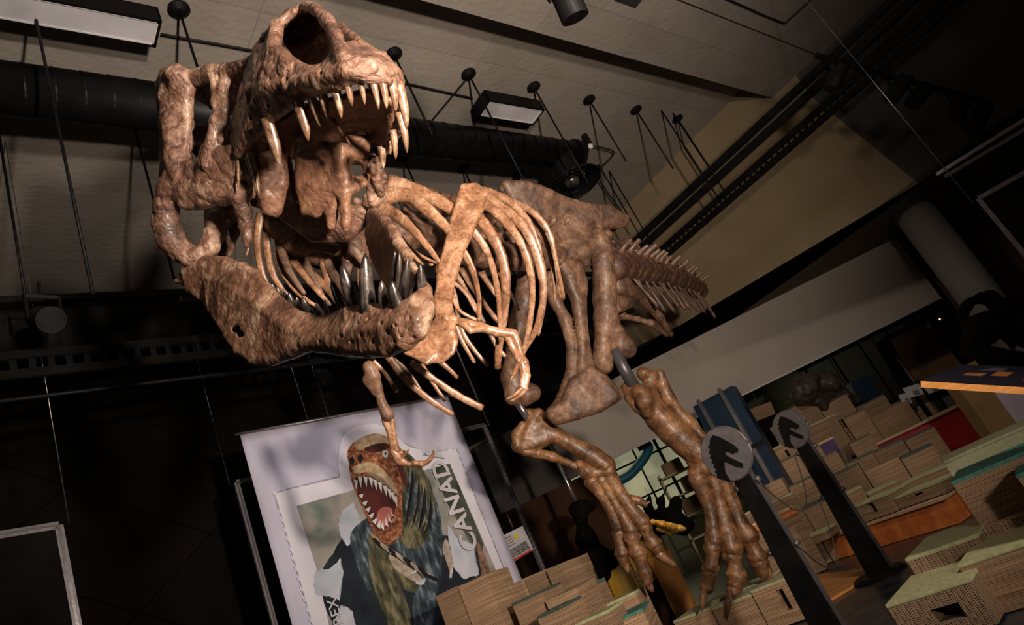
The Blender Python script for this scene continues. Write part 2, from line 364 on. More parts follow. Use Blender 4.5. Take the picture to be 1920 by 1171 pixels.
def concrete_mat(name, c1, c2, board=1.0):
    m, nt, b = newmat(name); N = nt.nodes.new; L = nt.links.new
    tc = N('ShaderNodeTexCoord'); mp = N('ShaderNodeMapping'); mp.inputs['Rotation'].default_value = (0, 0, -math.pi/4); L(tc.outputs['Object'], mp.inputs[0])
    n = N('ShaderNodeTexNoise'); n.inputs['Scale'].default_value = 1.1; n.inputs['Detail'].default_value = 10; n.inputs['Roughness'].default_value = .62; L(mp.outputs[0], n.inputs['Vector'])
    r = N('ShaderNodeValToRGB'); r.color_ramp.elements[0].position = .3; r.color_ramp.elements[1].position = .7; r.color_ramp.elements[0].color = (*c1, 1); r.color_ramp.elements[1].color = (*c2, 1)
    L(n.outputs[0], r.inputs[0])
    br = N('ShaderNodeTexBrick'); br.inputs['Scale'].default_value = 1; br.inputs['Brick Width'].default_value = 2.4; br.inputs['Row Height'].default_value = 1.2; br.inputs['Mortar Size'].default_value = .006; br.offset = 0
    br.inputs['Color1'].default_value = (1, 1, 1, 1); br.inputs['Color2'].default_value = (.88, .87, .86, 1); br.inputs['Mortar'].default_value = (.7, .68, .66, 1); L(mp.outputs[0], br.inputs['Vector'])
    mx = N('ShaderNodeMix'); mx.data_type = 'RGBA'; mx.blend_type = 'MULTIPLY'; mx.inputs[0].default_value = .9
    L(r.outputs[0], mx.inputs[6]); L(br.outputs[0], mx.inputs[7]); L(mx.outputs[2], b.inputs['Base Color'])
    w = N('ShaderNodeTexWave'); w.inputs['Scale'].default_value = 2.2; w.inputs['Distortion'].default_value = 22; w.inputs['Detail'].default_value = 5; w.inputs['Detail Scale'].default_value = .8; w.bands_direction = 'Y'; L(mp.outputs[0], w.inputs['Vector'])
    n2 = N('ShaderNodeTexNoise'); n2.inputs['Scale'].default_value = 18; n2.inputs['Detail'].default_value = 8; L(mp.outputs[0], n2.inputs['Vector'])
    ad = N('ShaderNodeMath'); ad.operation = 'MULTIPLY_ADD'; ad.inputs[1].default_value = .10*board; L(w.outputs[0], ad.inputs[0]); L(n2.outputs[0], ad.inputs[2])
    bp = N('ShaderNodeBump'); bp.inputs['Strength'].default_value = .35; bp.inputs['Distance'].default_value = .02; L(ad.outputs[0], bp.inputs['Height']); L(bp.outputs[0], b.inputs['Normal'])
    b.inputs['Roughness'].default_value = .85; MATS[name] = m
concrete_mat('concrete', (.24, .21, .18), (.34, .30, .255))
concrete_mat('dark_concrete', (.055, .05, .045), (.085, .078, .07))
concrete_mat('column_concrete', (.12, .11, .10), (.17, .155, .14), 2)
def card_mat(name, flute):
    m, nt, b = newmat(name); N = nt.nodes.new; L = nt.links.new
    tc = N('ShaderNodeTexCoord'); sx = N('ShaderNodeSeparateXYZ'); L(tc.outputs['Object'], sx.inputs[0]); oi = N('ShaderNodeObjectInfo')
    def M(op, a, c=None, d=None):
        n = N('ShaderNodeMath'); n.operation = op
        for i, v in enumerate((a, c, d)):
            if v is None: continue
            if isinstance(v, (int, float)): n.inputs[i].default_value = v
            else: L(v, n.inputs[i])
        return n.outputs[0]
    nz = N('ShaderNodeTexNoise'); nz.inputs['Scale'].default_value = 3; nz.inputs['Detail'].default_value = 3; L(tc.outputs['Object'], nz.inputs['Vector'])
    z = M('MULTIPLY_ADD', nz.outputs[0], .010, sx.outputs[2])
    fz = M('FRACT', M('DIVIDE', z, .0095 if flute else .008)); liner = M('LESS_THAN', fz, .22)
    xx = M('ADD', sx.outputs[0], sx.outputs[1]); tr = M('PINGPONG', M('DIVIDE', xx, .0095), 1.0)
    fl = M('LESS_THAN', M('ABSOLUTE', M('SUBTRACT', fz, tr)), .24)
    # horizontal streaks from crushed edges
    mp = N('ShaderNodeMapping'); mp.inputs['Scale'].default_value = (2.2, 2.2, 120); L(tc.outputs['Object'], mp.inputs[0])
    st = N('ShaderNodeTexNoise'); st.inputs['Scale'].default_value = 1; st.inputs['Detail'].default_value = 3; L(mp.outputs[0], st.inputs['Vector'])
    if flute: hgt = M('MAXIMUM', liner, fl)
    else: hgt = M('MULTIPLY_ADD', st.outputs[0], .8, M('MULTIPLY', liner, .35))
    r = N('ShaderNodeValToRGB'); e = r.color_ramp.elements
    if flute: e[0].position = .1; e[1].position = .6; e[0].color = (.035, .02, .012, 1); e[1].color = (.44, .29, .18, 1)
    else: e[0].position = .3; e[1].position = .68; e[0].color = (.15, .085, .045, 1); e[1].color = (.52, .345, .21, 1)
    L(hgt, r.inputs[0])
    ch = N('ShaderNodeTexNoise'); ch.inputs['Scale'].default_value = 2.5; L(tc.outputs['Object'], ch.inputs['Vector'])
    hv = N('ShaderNodeHueSaturation'); L(r.outputs[0], hv.inputs['Color']); L(M('MULTIPLY_ADD', oi.outputs['Random'], .35, M('MULTIPLY_ADD', ch.outputs[0], .3, .62)), hv.inputs['Value'])
    L(hv.outputs[0], b.inputs['Base Color']); b.inputs['Roughness'].default_value = .85
    bp = N('ShaderNodeBump'); bp.inputs['Strength'].default_value = .6; bp.inputs['Distance'].default_value = .004; L(hgt, bp.inputs['Height']); L(bp.outputs[0], b.inputs['Normal'])
    MATS[name] = m
card_mat('card_edge', False); card_mat('card_flute', True)
def panel_mat():
    m, nt, b = newmat('black_panels'); N = nt.nodes.new; L = nt.links.new
    tc = N('ShaderNodeTexCoord'); mp = N('ShaderNodeMapping'); L(tc.outputs['Object'], mp.inputs[0]); mp.inputs['Rotation'].default_value = (math.pi/2, 0, -math.pi/4)
    br = N('ShaderNodeTexBrick'); br.offset = 0; br.inputs['Scale'].default_value = 1; br.inputs['Brick Width'].default_value = 1.2; br.inputs['Row Height'].default_value = .8; br.inputs['Mortar Size'].default_value = .01
    br.inputs['Color1'].default_value = (.007, .005, .0035, 1); br.inputs['Color2'].default_value = (.005, .004, .003, 1); br.inputs['Mortar'].default_value = (.002, .002, .002, 1)
    L(mp.outputs[0], br.inputs['Vector']); L(br.outputs[0], b.inputs['Base Color']); b.inputs['Roughness'].default_value = .9; b.inputs['Specular IOR Level'].default_value = .08; MATS['black_panels'] = m
panel_mat()
# ------------------------------------------------------------ room shell
def quad(name, pts, nvec, mat, th=.1): return struct(slab(name, pts, nvec, th, mat))
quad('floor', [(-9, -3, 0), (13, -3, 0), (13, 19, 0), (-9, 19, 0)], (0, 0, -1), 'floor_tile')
CL = 6.0
def lp(c, s, z): return np.array([c[0]*S2, 0, 0])
# ceiling: corner with tan wall (1.15,12.25); its left border follows x-y=-11.1
ca = np.array([1.15, 12.25, CL]); far = np.array([8.4, 5.0, CL])
quad('ceiling', [ca, ca-BE*16, far-BE*16, far], (0, 0, 1), 'concrete')
b0 = np.array([-3.7/2, 3.7/2, 0])      # foot of the beam edge line x-y=-3.7
def on(c, t, z): return np.array([c/2, -c/2, 0])+BE*t+np.array([0, 0, z])
slab('trim_1', [on(-4.0, -9, 5.55), on(-4.0, 9.48, 5.55), on(-1.3, 9.48, 5.55), on(-1.3, -9, 5.55)], (0, 0, 1), .45, 'concrete')
struct(bpy.data.objects['trim_1'])
slab('trim_2', [on(-2.85, -9, 5.51), on(-2.85, 9.47, 5.51), on(-1.35, 9.47, 5.51), on(-1.35, -9, 5.51)], (0, 0, 1), .039, 'concrete'); struct(bpy.data.objects['trim_2'])
# walls
n_t = np.array([S2, S2, 0])
quad('wall_back', [(1.15, 12.25, 3.3), (5.25, 8.15, 3.3), (5.0, 8.4, 5.1), (5.0, 8.4, 6), (1.15, 12.25, 6)], n_t, 'tan_paint', .15)
quad('wall_right', [(5.25, 8.15, 3.3), (9.4, 4.0, 3.3), (9.4, 4.0, 6), (5.0, 8.4, 6), (5.0, 8.4, 5.1)], n_t, 'dark_concrete', .15)
quad('wall_left', [ca-BE*16-[0, 0, 6], ca-BE*3.9-[0, 0, 6], ca-BE*3.9-[0, 0, 2.7], ca-[0, 0, 2.7], ca, ca-BE*16], (-S2, S2, 0), 'black_panels')
quad('trim_3', [(1.15, 12.25, 3.3), (5.25, 8.15, 3.3), (9.4, 4.0, 3.3), (9.7, 7.2, 3.3), (5.9, 10.4, 3.3), (-1.6, 10.98, 3.3), (-1.6, 11.5, 3.3)], (0, 0, 1), 'soffit_paint', .06)
quad('trim_4', [(5.79, 10.24, 2.2), (-.3, 10.85, 2.2), (-.3, 10.85, 3.3), (5.79, 10.24, 3.3)], (.1, 1, 0), 'white_paint', .12)
# grey mesh grille at left end of the white band
quad('trim_5', [(-.3, 10.85, 2.15), (-1.5, 10.95, 2.15), (-1.5, 10.95, 3.3), (-.3, 10.85, 3.3)], (.1, 1, 0), 'grille', .12)
tube('trim_6', [(5.79, 10.22, 2.19), (.35, 10.78, 2.19)], .012, 'white_trim'); struct(bpy.data.objects['trim_6'])
# laboratory behind the glass
quad('wall_lab', [(-4, 16.5, 0), (4.5, 16.5, 0), (4.5, 16.5, 3.6), (-4, 16.5, 3.6)], (0, 1, 0), 'lab_wall')
quad('wall_side', [(4.5, 16.5, 0), (4.2, 12.6, 0), (4.2, 12.6, 3.6), (4.5, 16.5, 3.6)], (1, 0, 0), 'lab_wall', .1)
quad('wall_exhibit', [(4.2, 12.6, 0), (12, 11.5, 0), (12, 11.5, 3.6), (4.2, 12.6, 3.6)], (.1, 1, 0), 'lab_wall', .1)
quad('wall_brown', [(5.9, 10.3, 0), (9.6, 7.2, 0), (9.6, 7.2, 3.3), (5.9, 10.3, 3.3)], (.64, .77, 0), 'brown_paint', .1)
bpy.data.objects['wall_brown'].name = 'wall_far'
quad('ceiling', [(-4, 11, 3.55), (6, 10.4, 3.55), (12, 11.5, 3.55), (4.5, 16.5, 3.55), (-4, 16.5, 3.55)], (0, 0, 1), 'matt_black', .05)
# round column
bm = bmesh.new(); tube_bm(bm, [(5.35, 8.75, 0), (5.35, 8.75, 3.3)], .24, 40); struct(from_bm('trim_7', bm, 'column_concrete', None, True))
# panel battens on exhibit wall
bm = bmesh.new()
for i in range(13):
    t = i/12; p = np.array([4.3+6*t, 12.55-.85*t, 0]); add_box(bm, p, (.03, 0, 0), (0, -.02, 0), (0, 0, 3.5))
struct(from_bm('trim_8', bm, 'matt_black'))
# lit windows at the back of the laboratory
for i, (x0, x1) in enumerate(((-.6, .55), (.62, 1.7), (1.77, 2.85))):
    w = struct(slab('window_%d' % (i+1), [(x0, 16.45, 1.0), (x1, 16.45, 1.0), (x1, 16.45, 3.4), (x0, 16.45, 3.4)], (0, 1, 0), .02, 'window_sky'))
    bm = bmesh.new()
    for z in (1.0, 1.8, 2.6, 3.38): add_box(bm, (x0-.04, 16.40, z), (x1-x0+.08, 0, 0), (0, .04, 0), (0, 0, .04))
    for x in (x0-.04, (x0+x1)/2, x1): add_box(bm, (x, 16.40, 1.0), (.04, 0, 0), (0, .04, 0), (0, 0, 2.4))
    put(from_bm('window_frame', bm, 'matt_black'), w)
# ------------------------------------------------------------ tyrannosaur skeleton
T = thing('tyrannosaur_skeleton', 'mounted brown tyrannosaur skeleton lunging over the cardboard blocks with its jaws wide open', 'dinosaur skeleton', (.3, 5.3, 0))
def taper_tooth(name, base, tip, w, mat, parent, bend=(0, 0), n=9, seg=12):
    # base / tip are (px, py, depth); w is the width in pixels at the base
    b = P(*base); t = P(*tip); ax = t-b; L = np.linalg.norm(ax); r = w*base[2]/FPX/2
    side = RT*bend[0]+UP*bend[1]; pts = []; rad = []
    for i in range(n):
        u = i/(n-1); pts.append(b-ax*.18*(1-u)*(1-u)+ax*u+side*(math.sin(math.pi*u)*L*.12))
        rr = r*1.06*(1-.08*u)*max(1-u**2.4, 0)**.62 if u < .999 else r*.08
        rad.append((rr, rr*.82))
    bm = bmesh.new(); tube_bm(bm, pts, rad, seg, True); return put(from_bm(name, bm, mat, None, True), parent)
# ---- upper skull
ring = [(568, 13, 2.62, 6), (543, 26, 2.64, 8), (519, 50, 2.62, 10), (514, 84, 2.56, 12), (540, 118, 2.46, 13), (578, 136, 2.38, 11), (614, 126, 2.30, 10), (634, 100, 2.28, 10), (629, 66, 2.36, 9), (613, 34, 2.48, 8), (594, 15, 2.56, 6), (568, 13, 2.62, 6)]
tl = [(448, 288, 2.84, 9), (476, 254, 2.72, 10), (508, 224, 2.6, 10), (546, 190, 2.47, 10), (592, 172, 2.35, 9), (638, 157, 2.25, 9), (680, 146, 2.2, 9), (724, 150, 2.24, 9), (750, 172, 2.33, 8)]
mrow = [(468, 210, 2.8, 14), (480, 170, 2.66, 18), (505, 168, 2.54, 20), (548, 162, 2.42, 18), (600, 150, 2.29, 17), (650, 133, 2.2, 15), (695, 126, 2.2, 13), (730, 144, 2.27, 12), (748, 166, 2.35, 10)]
outl = [(438, 288, 2.95, 10), (446, 235, 2.9, 12), (458, 185, 2.85, 13), (470, 138, 2.8, 13), (488, 96, 2.74, 12)]
inl = [(452, 286, 2.84, 10), (470, 240, 2.74, 16), (486, 200, 2.66, 18), (494, 150, 2.62, 17), (512, 100, 2.6, 15)]
sk = chain(*ring)+strip(ring[2:8], mrow[2:6])+strip(tl, mrow)+strip(outl, inl)+strip([inl[4], inl[3], inl[2]], [ring[2], ring[3], mrow[2]])
sk += chain(outl[4], (500, 70, 2.72, 8), ring[2])
# internarial bar, nasal crest and right side of the snout
sk += chain((571, 11, 2.60, 6), (592, 18, 2.54, 10), (612, 38, 2.45, 11), (629, 66, 2.33, 12), (640, 98, 2.25, 12), (652, 124, 2.2, 15))
sk += strip([(640, 92, 2.32, 9), (662, 84, 2.36, 8), (690, 94, 2.36, 8), (718, 108, 2.38, 10), (744, 140, 2.36, 10)], [(652, 124, 2.2, 14), (672, 120, 2.2, 12), (696, 124, 2.2, 12), (726, 138, 2.27, 12), (748, 166, 2.33, 10)])
sk += strip([(744, 138, 2.38, 9), (752, 170, 2.4, 8), (757, 215, 2.52, 7), (745, 250, 2.66, 7), (722, 285, 2.85, 7)], [(728, 150, 2.34, 8), (744, 180, 2.42, 6), (748, 216, 2.54, 5), (736, 250, 2.68, 5), (714, 284, 2.86, 6)])
sk += strip([(690, 94, 2.4, 8), (700, 100, 2.6, 7), (640, 50, 2.8, 8)], [(744, 138, 2.4, 8), (748, 170, 2.6, 7), (735, 230, 2.9, 7)])
# nasal passage behind the nostril rim, closed at its far end
rb = [(572+(x-572)*.8, 74+(y-74)*.8, d+.5, 7) for x, y, d, r in ring[:-1]]; rb.append(rb[0])
rm = [(x, y, d+.08, max(r*.55, 5)) for x, y, d, r in ring]
sk += strip(rm, rb)+fan((572, 74, 3.1, 9), *rb)
# skull roof, brow bosses
sk += chain((492, 100, 2.78, 10), (458, 124, 2.88, 12), (428, 132, 2.96, 13), (398, 138, 3.02, 16), (372, 146, 3.08, 12), (345, 146, 3.14, 17), (328, 140, 3.16, 19))
sk += strip([(458, 124, 2.9, 9), (400, 136, 3.06, 10), (330, 142, 3.2, 12)], [(560, 130, 3.05, 9), (520, 190, 3.35, 9), (420, 210, 3.42, 9)])
# postorbital pillar
sk += chain((322, 150, 3.16, 22), (316, 180, 3.16, 17), (322, 222, 3.14, 20), (330, 262, 3.12, 22), (336, 300, 3.1, 24), (344, 330, 3.08, 25))
sk += chain((345, 150, 3.12, 15), (346, 190, 3.12, 14), (350, 232, 3.12, 12), (345, 270, 3.12, 14))
sk += strip([(312, 142, 3.17, 16), (318, 190, 3.14, 15), (324, 230, 3.13, 17), (332, 280, 3.11, 18)], [(352, 148, 3.1, 17), (347, 190, 3.11, 13), (350, 232, 3.11, 11), (346, 280, 3.10, 14)])+chain((330, 138, 3.08, 20), (334, 160, 3.1, 15))
sk += chain((306, 155, 3.2, 14), (303, 190, 3.2, 9), (308, 240, 3.2, 9), (313, 290, 3.2, 11), (308, 330, 3.2, 10))
# lacrimal pillar
sk += chain((404, 140, 3.0, 16), (410, 165, 2.98, 14), (411, 200, 2.96, 13), (408, 235, 2.94, 14), (401, 270, 2.94, 16), (393, 305, 2.96, 18))
sk += chain((425, 135, 2.96, 10), (418, 170, 2.95, 9), (424, 220, 2.93, 7), (416, 262, 2.92, 8))
sk += chain((385, 278, 2.96, 8), (380, 300, 2.98, 8), (388, 330, 3.0, 10))
# jugal sheet
sk += strip([(336, 310, 3.1, 20), (372, 318, 3.02, 12), (400, 290, 2.95, 12), (440, 282, 2.88, 12)], [(322, 352, 3.12, 24), (372, 362, 3.05, 20), (420, 356, 2.98, 18), (450, 322, 2.9, 12)])
sk += chain((322, 352, 3.12, 24), (312, 386, 3.14, 22), (312, 418, 3.16, 24), (322, 448, 3.17, 25), (340, 470, 3.17, 22), (352, 484, 3.15, 14))
sk += chain((352, 484, 3.15, 13), (372, 478, 3.15, 14), (392, 462, 3.17, 17), (400, 440, 3.2, 18), (408, 415, 3.26, 22), (425, 398, 3.3, 22))
sk += strip([(395, 400, 3.36, 12), (400, 440, 3.3, 14), (410, 480, 3.3, 7)], [(450, 380, 3.42, 12), (440, 430, 3.36, 10), (428, 486, 3.34, 4)])
# ridge over the temporal opening and the hanging process
sk += chain((350, 378, 3.1, 17), (382, 376, 3.05, 15), (415, 368, 3.0, 17), (445, 362, 2.96, 17), (472, 358, 2.95, 14))
sk += chain((448, 362, 2.96, 17), (456, 392, 2.98, 15), (461, 420, 2.99, 12), (463, 445, 3.0, 9), (462, 459, 3.0, 5))
sk += chain((440, 300, 2.92, 16), (462, 320, 2.92, 14), (484, 350, 2.94, 12))
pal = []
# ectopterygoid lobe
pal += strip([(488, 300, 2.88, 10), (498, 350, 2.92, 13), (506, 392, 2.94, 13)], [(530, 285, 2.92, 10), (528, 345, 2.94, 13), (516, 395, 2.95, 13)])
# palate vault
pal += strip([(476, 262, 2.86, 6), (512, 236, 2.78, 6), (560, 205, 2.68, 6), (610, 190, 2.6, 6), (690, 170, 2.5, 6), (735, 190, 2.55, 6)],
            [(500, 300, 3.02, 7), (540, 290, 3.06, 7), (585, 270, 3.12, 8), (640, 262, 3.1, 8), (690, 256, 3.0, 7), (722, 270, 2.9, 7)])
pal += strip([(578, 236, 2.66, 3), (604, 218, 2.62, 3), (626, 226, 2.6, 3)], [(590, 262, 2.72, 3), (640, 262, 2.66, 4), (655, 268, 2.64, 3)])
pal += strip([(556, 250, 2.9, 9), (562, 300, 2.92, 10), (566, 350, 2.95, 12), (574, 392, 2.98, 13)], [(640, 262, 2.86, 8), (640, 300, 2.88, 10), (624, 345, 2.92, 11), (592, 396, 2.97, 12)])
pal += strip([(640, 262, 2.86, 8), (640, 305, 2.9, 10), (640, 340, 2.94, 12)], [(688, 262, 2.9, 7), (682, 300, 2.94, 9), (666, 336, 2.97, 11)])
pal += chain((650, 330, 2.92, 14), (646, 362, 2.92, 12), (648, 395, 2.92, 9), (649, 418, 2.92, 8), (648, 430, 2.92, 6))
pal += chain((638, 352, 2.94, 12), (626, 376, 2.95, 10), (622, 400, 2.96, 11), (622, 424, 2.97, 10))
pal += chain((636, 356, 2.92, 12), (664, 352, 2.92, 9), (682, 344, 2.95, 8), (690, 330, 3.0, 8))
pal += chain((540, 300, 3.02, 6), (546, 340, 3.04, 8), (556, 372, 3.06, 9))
# far cheek
sk += strip([(684, 292, 2.95, 8), (690, 320, 3.0, 8), (694, 350, 3.05, 8), (697, 382, 3.08, 6)], [(706, 300, 3.0, 8), (716, 330, 3.05, 8), (720, 360, 3.1, 7), (706, 384, 3.1, 6)])
sk += chain((700, 292, 2.95, 6), (696, 310, 2.96, 9), (704, 330, 3.0, 9), (714, 362, 3.06, 7))
# back of the skull
sk += strip([(330, 240, 3.2, 10), (420, 250, 3.3, 12), (520, 300, 3.4, 14)], [(420, 330, 3.25, 12), (470, 370, 3.35, 14), (560, 400, 3.3, 16)])
sk += fan((600, 380, 3.15, 18), (560, 330, 3.15, 14), (540, 400, 3.25, 16), (590, 440, 3.25, 14), (650, 440, 3.2, 12), (700, 400, 3.15, 10))
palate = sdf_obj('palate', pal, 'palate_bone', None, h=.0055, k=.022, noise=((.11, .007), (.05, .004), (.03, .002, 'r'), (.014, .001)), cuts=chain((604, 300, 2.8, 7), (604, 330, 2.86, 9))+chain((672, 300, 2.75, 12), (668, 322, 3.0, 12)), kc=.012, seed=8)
cuts = chain((388, 205, 2.6, 12), (384, 205, 3.3, 12))+chain((440, 172, 2.8, 6), (437, 172, 3.0, 6))+chain((362, 440, 3.0, 12), (362, 440, 3.4, 13))
for (x, y, d, r) in ((520, 175, 2.47, 3), (500, 200, 2.55, 3.5), (531, 178, 2.42, 3.2), (535, 150, 2.42, 3.4), (560, 176, 2.37, 3), (480, 190, 2.62, 3), (506, 150, 2.5, 2.6), (470, 222, 2.7, 3), (625, 93, 2.2, 2.4), (600, 138, 2.27, 3.4), (545, 188, 2.42, 3), (466, 250, 2.72, 3), (490, 176, 2.6, 3)):
    cuts += chain((x, y, d-.03, r), (x+6, y-3, d, r))
skull = sdf_obj('skull', sk, 'skull_bone', T, h=.005, k=.016, noise=((.11, .004), (.07, .004, 'r'), (.035, .002), (.03, .0016, 'r'), (.014, .0009)), cuts=cuts, kc=.008, seed=9)
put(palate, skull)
UTW = 1.25
UT = [(465, 288, 2.83, 487, 372, 14, .1), (447, 292, 2.86, 447, 360, 6, 0), (506, 235, 2.6, 524, 309, 21, .1), (558, 194, 2.44, 578, 264, 18, .25), (583, 184, 2.39, 600, 237, 14, .25),
      (604, 176, 2.34, 614, 223, 14, .2), (628, 166, 2.28, 640, 222, 14, .2), (651, 160, 2.24, 660, 199, 11, .2), (675, 155, 2.22, 684, 196, 9, .2), (698, 152, 2.22, 710, 206, 11, .2),
      (716, 153, 2.23, 725, 204, 12, .2), (734, 156, 2.26, 742, 211, 13, .2), (748, 168, 2.3, 763, 243, 16, .3), (751, 222, 2.44, 763, 286, 13, .25), (737, 252, 2.58, 742, 299, 11, .2), (729, 268, 2.66, 732, 290, 8, .1), (715, 280, 2.78, 719, 316, 12, .1)]
for x, y, d, x2, y2, w, bd in UT: taper_tooth('tooth', (x, y, d), (x2, y2, d+.02), w*UTW, 'upper_tooth', skull, (bd, .2))
# ---- lower jaw
top = [(350, 508, 3.18, 9), (385, 486, 3.12, 8), (424, 488, 3.05, 8), (455, 500, 2.98, 9), (480, 520, 2.92, 9), (504, 542, 2.86, 9), (530, 566, 2.8, 9), (556, 588, 2.73, 9), (592, 598, 2.65, 8), (624, 598, 2.56, 9), (648, 584, 2.46, 10), (680, 580, 2.38, 11), (715, 580, 2.3, 11), (748, 580, 2.23, 11), (782, 560, 2.2, 11), (802, 543, 2.22, 9)]
mid = [(356, 538, 3.18, 8), (388, 520, 3.1, 9), (420, 530, 3.0, 10), (446, 545, 2.93, 10), (470, 560, 2.87, 10), (495, 580, 2.81, 11), (520, 600, 2.75, 12), (550, 618, 2.67, 13), (590, 626, 2.59, 13), (625, 628, 2.49, 13), (655, 622, 2.39, 14), (688, 618, 2.30, 15), (722, 616, 2.22, 15), (752, 612, 2.155, 15), (780, 600, 2.14, 15), (802, 572, 2.17, 12)]
bot = [(382, 556, 3.16, 8), (400, 580, 3.08, 9), (418, 604, 3.02, 10), (432, 628, 2.97, 11), (452, 652, 2.93, 14), (480, 668, 2.88, 16), (510, 668, 2.81, 17), (545, 656, 2.72, 17), (580, 641, 2.61, 19), (622, 642, 2.5, 20), (658, 648, 2.4, 21), (694, 652, 2.31, 20), (728, 650, 2.22, 18), (758, 640, 2.16, 17), (784, 622, 2.14, 15), (802, 590, 2.2, 11)]
jw = strip(top, mid)+strip(mid, bot)
jw += chain((330, 526, 3.22, 4), (352, 528, 3.2, 8), (372, 540, 3.18, 10))+chain((338, 512, 3.2, 4), (360, 506, 3.18, 8), (390, 496, 3.12, 12))
jw += chain((352, 528, 3.2, 7), (374, 520, 3.16, 5), (384, 534, 3.12, 5))
jw += chain((455, 502, 2.97, 12), (475, 512, 2.93, 10))
for (x, y, d) in ((652, 582, 2.43), (664, 578, 2.41), (676, 578, 2.38), (700, 576, 2.32), (711, 577, 2.3), (734, 577, 2.25), (760, 574, 2.21), (776, 560, 2.2), (790, 548, 2.21)): jw += chain((x, y, d, 8), (x+1, y+14, d-.03, 8))
# far (left) ramus seen from inside
it = [(800, 540, 2.26, 9), (786, 520, 2.36, 9), (766, 488, 2.5, 10), (748, 458, 2.66, 11), (734, 432, 2.82, 11), (716, 408, 2.98, 12), (700, 398, 3.12, 10)]
ib = [(800, 600, 2.28, 10), (786, 590, 2.42, 10), (764, 572, 2.58, 10), (742, 550, 2.74, 10), (722, 520, 2.9, 10), (704, 480, 3.06, 9), (692, 440, 3.16, 8)]
jw += strip(it, ib)
jc = chain((440, 612, 2.8, 7), (447, 622, 3.1, 8))+chain((451, 626, 2.8, 6), (451, 626, 3.1, 6))+chain((444, 600, 2.85, 2.4), (448, 612, 2.85, 2.4))
for (x, y, d, r) in ((722, 588, 2.19, 3.4), (737, 586, 2.17, 3.6), (704, 592, 2.24, 3), (690, 598, 2.27, 2.4), (742, 610, 2.13, 2.8), (728, 624, 2.17, 2.6), (700, 640, 2.23, 2.8), (752, 630, 2.13, 2.6), (764, 618, 2.11, 2.4), (740, 640, 2.16, 2.2), (677, 628, 2.28, 2.4),
                     (660, 640, 2.33, 2.4), (640, 630, 2.4, 2), (715, 606, 2.2, 2.4), (768, 596, 2.11, 2.6), (484, 612, 2.72, 3.5), (670, 606, 2.3, 2.2), (600, 640, 2.5, 2.4), (786, 606, 2.1, 2.2), (776, 632, 2.12, 2.2), (755, 596, 2.12, 2.2)):
    jc += chain((x, y, d-.05, r), (x, y, d+.012, r))
jc += chain((766, 640, 2.08, 3), (772, 615, 2.08, 3), (778, 592, 2.09, 3))
jaw = sdf_obj('lower_jaw', jw, 'jaw_bone', T, h=.005, k=.014, noise=((.12, .005), (.035, .0022), (.028, .001, 'r'), (.014, .0009)), cuts=jc, kc=.007, seed=4)
LTH = [(690, 574, 2.34, 685, 474, 27, -.1), (668, 572, 2.42, 641, 496, 24, -.35), (645, 578, 2.5, 621, 524, 16, -.3), (722, 572, 2.27, 715, 526, 18, -.25), (747, 574, 2.22, 735, 526, 20, -.35),
       (772, 566, 2.26, 783, 508, 16, .2), (755, 552, 2.36, 765, 478, 16, .2), (746, 540, 2.5, 749, 472, 12, .15), (793, 552, 2.22, 788, 492, 17, -.1), (738, 520, 2.6, 741, 470, 9, 0),
       (582, 588, 2.7, 566, 556, 13, -.2), (562, 582, 2.74, 556, 556, 9, -.2), (552, 580, 2.78, 541, 547, 12, -.2), (530, 564, 2.84, 519, 537, 9, -.2), (541, 570, 2.8, 531, 540, 7, -.1), (606, 594, 2.66, 592, 566, 10, -.2), (598, 592, 2.68, 586, 572, 8, -.2), (614, 592, 2.6, 609, 560, 8, -.1), (518, 552, 2.88, 510, 532, 7, -.1)]
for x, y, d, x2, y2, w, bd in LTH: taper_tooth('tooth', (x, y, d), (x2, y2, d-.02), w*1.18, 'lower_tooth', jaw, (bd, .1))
# ---- vertebrae: one prototype per region, local frame x = forward, z = up
def vert_mesh(name, cl, cr, sh, sl, tp, seed, rake=.0, pt=1.0):
    # centrum length / radius, spine height / length, transverse process length
    pr = wchain((-cl/2, 0, 0, cr), (0, 0, 0, cr*.72), (cl/2, 0, 0, cr))
    pr += wchain((-cl*.42, 0, 0, cr*1.06), (-cl*.5, 0, 0, cr*1.02))+wchain((cl*.42, 0, 0, cr*1.06), (cl*.5, 0, 0, cr*1.02))
    pr += wchain((0, cr*.45, cr*.7, cr*.3), (0, cr*.3, cr*1.5, cr*.3), (0, 0, cr*1.9, cr*.35), (0, -cr*.3, cr*1.5, cr*.3), (0, -cr*.45, cr*.7, cr*.3))
    for s in (-1, 1):
        pr += wchain((0, s*cr*.4, cr*(1.6 if pt == 1 else .5), cr*.28), (-sl*.2, s*tp*.6, cr*(1.9 if pt == 1 else .8), cr*.2*pt), (-sl*.4, s*tp, cr*(2.1 if pt == 1 else 1.0), cr*.24*pt))
        pr += wchain((cl*.2, s*cr*.35, cr*1.6, cr*.22), (cl*.6, s*cr*.45, cr*1.75, cr*.16))
    a = np.array([sl*.4, 0, cr*1.9, cr*.2]); b = np.array([-sl*.5, 0, cr*1.9, cr*.2]); c = np.array([sl*.4-rake, 0, cr*1.9+sh, cr*.26*pt]); d = np.array([-sl*.5-rake, 0, cr*1.9+sh, cr*.3*pt])
    pr += [('t', a, b, c), ('t', b, c, d)]
    return sdf_mesh(name, pr, h=.011, k=.02, noise=((.08, .008), (.03, .005)), seed=seed)
MEV = {'n': vert_mesh('neck_vertebra', .13, .085, .10, .07, .16, 11), 'd': vert_mesh('back_vertebra', .15, .085, .26, .11, .19, 12), 't': vert_mesh('tail_vertebra', .16, .13, .09, .09, .22, 13, .10, .7)}
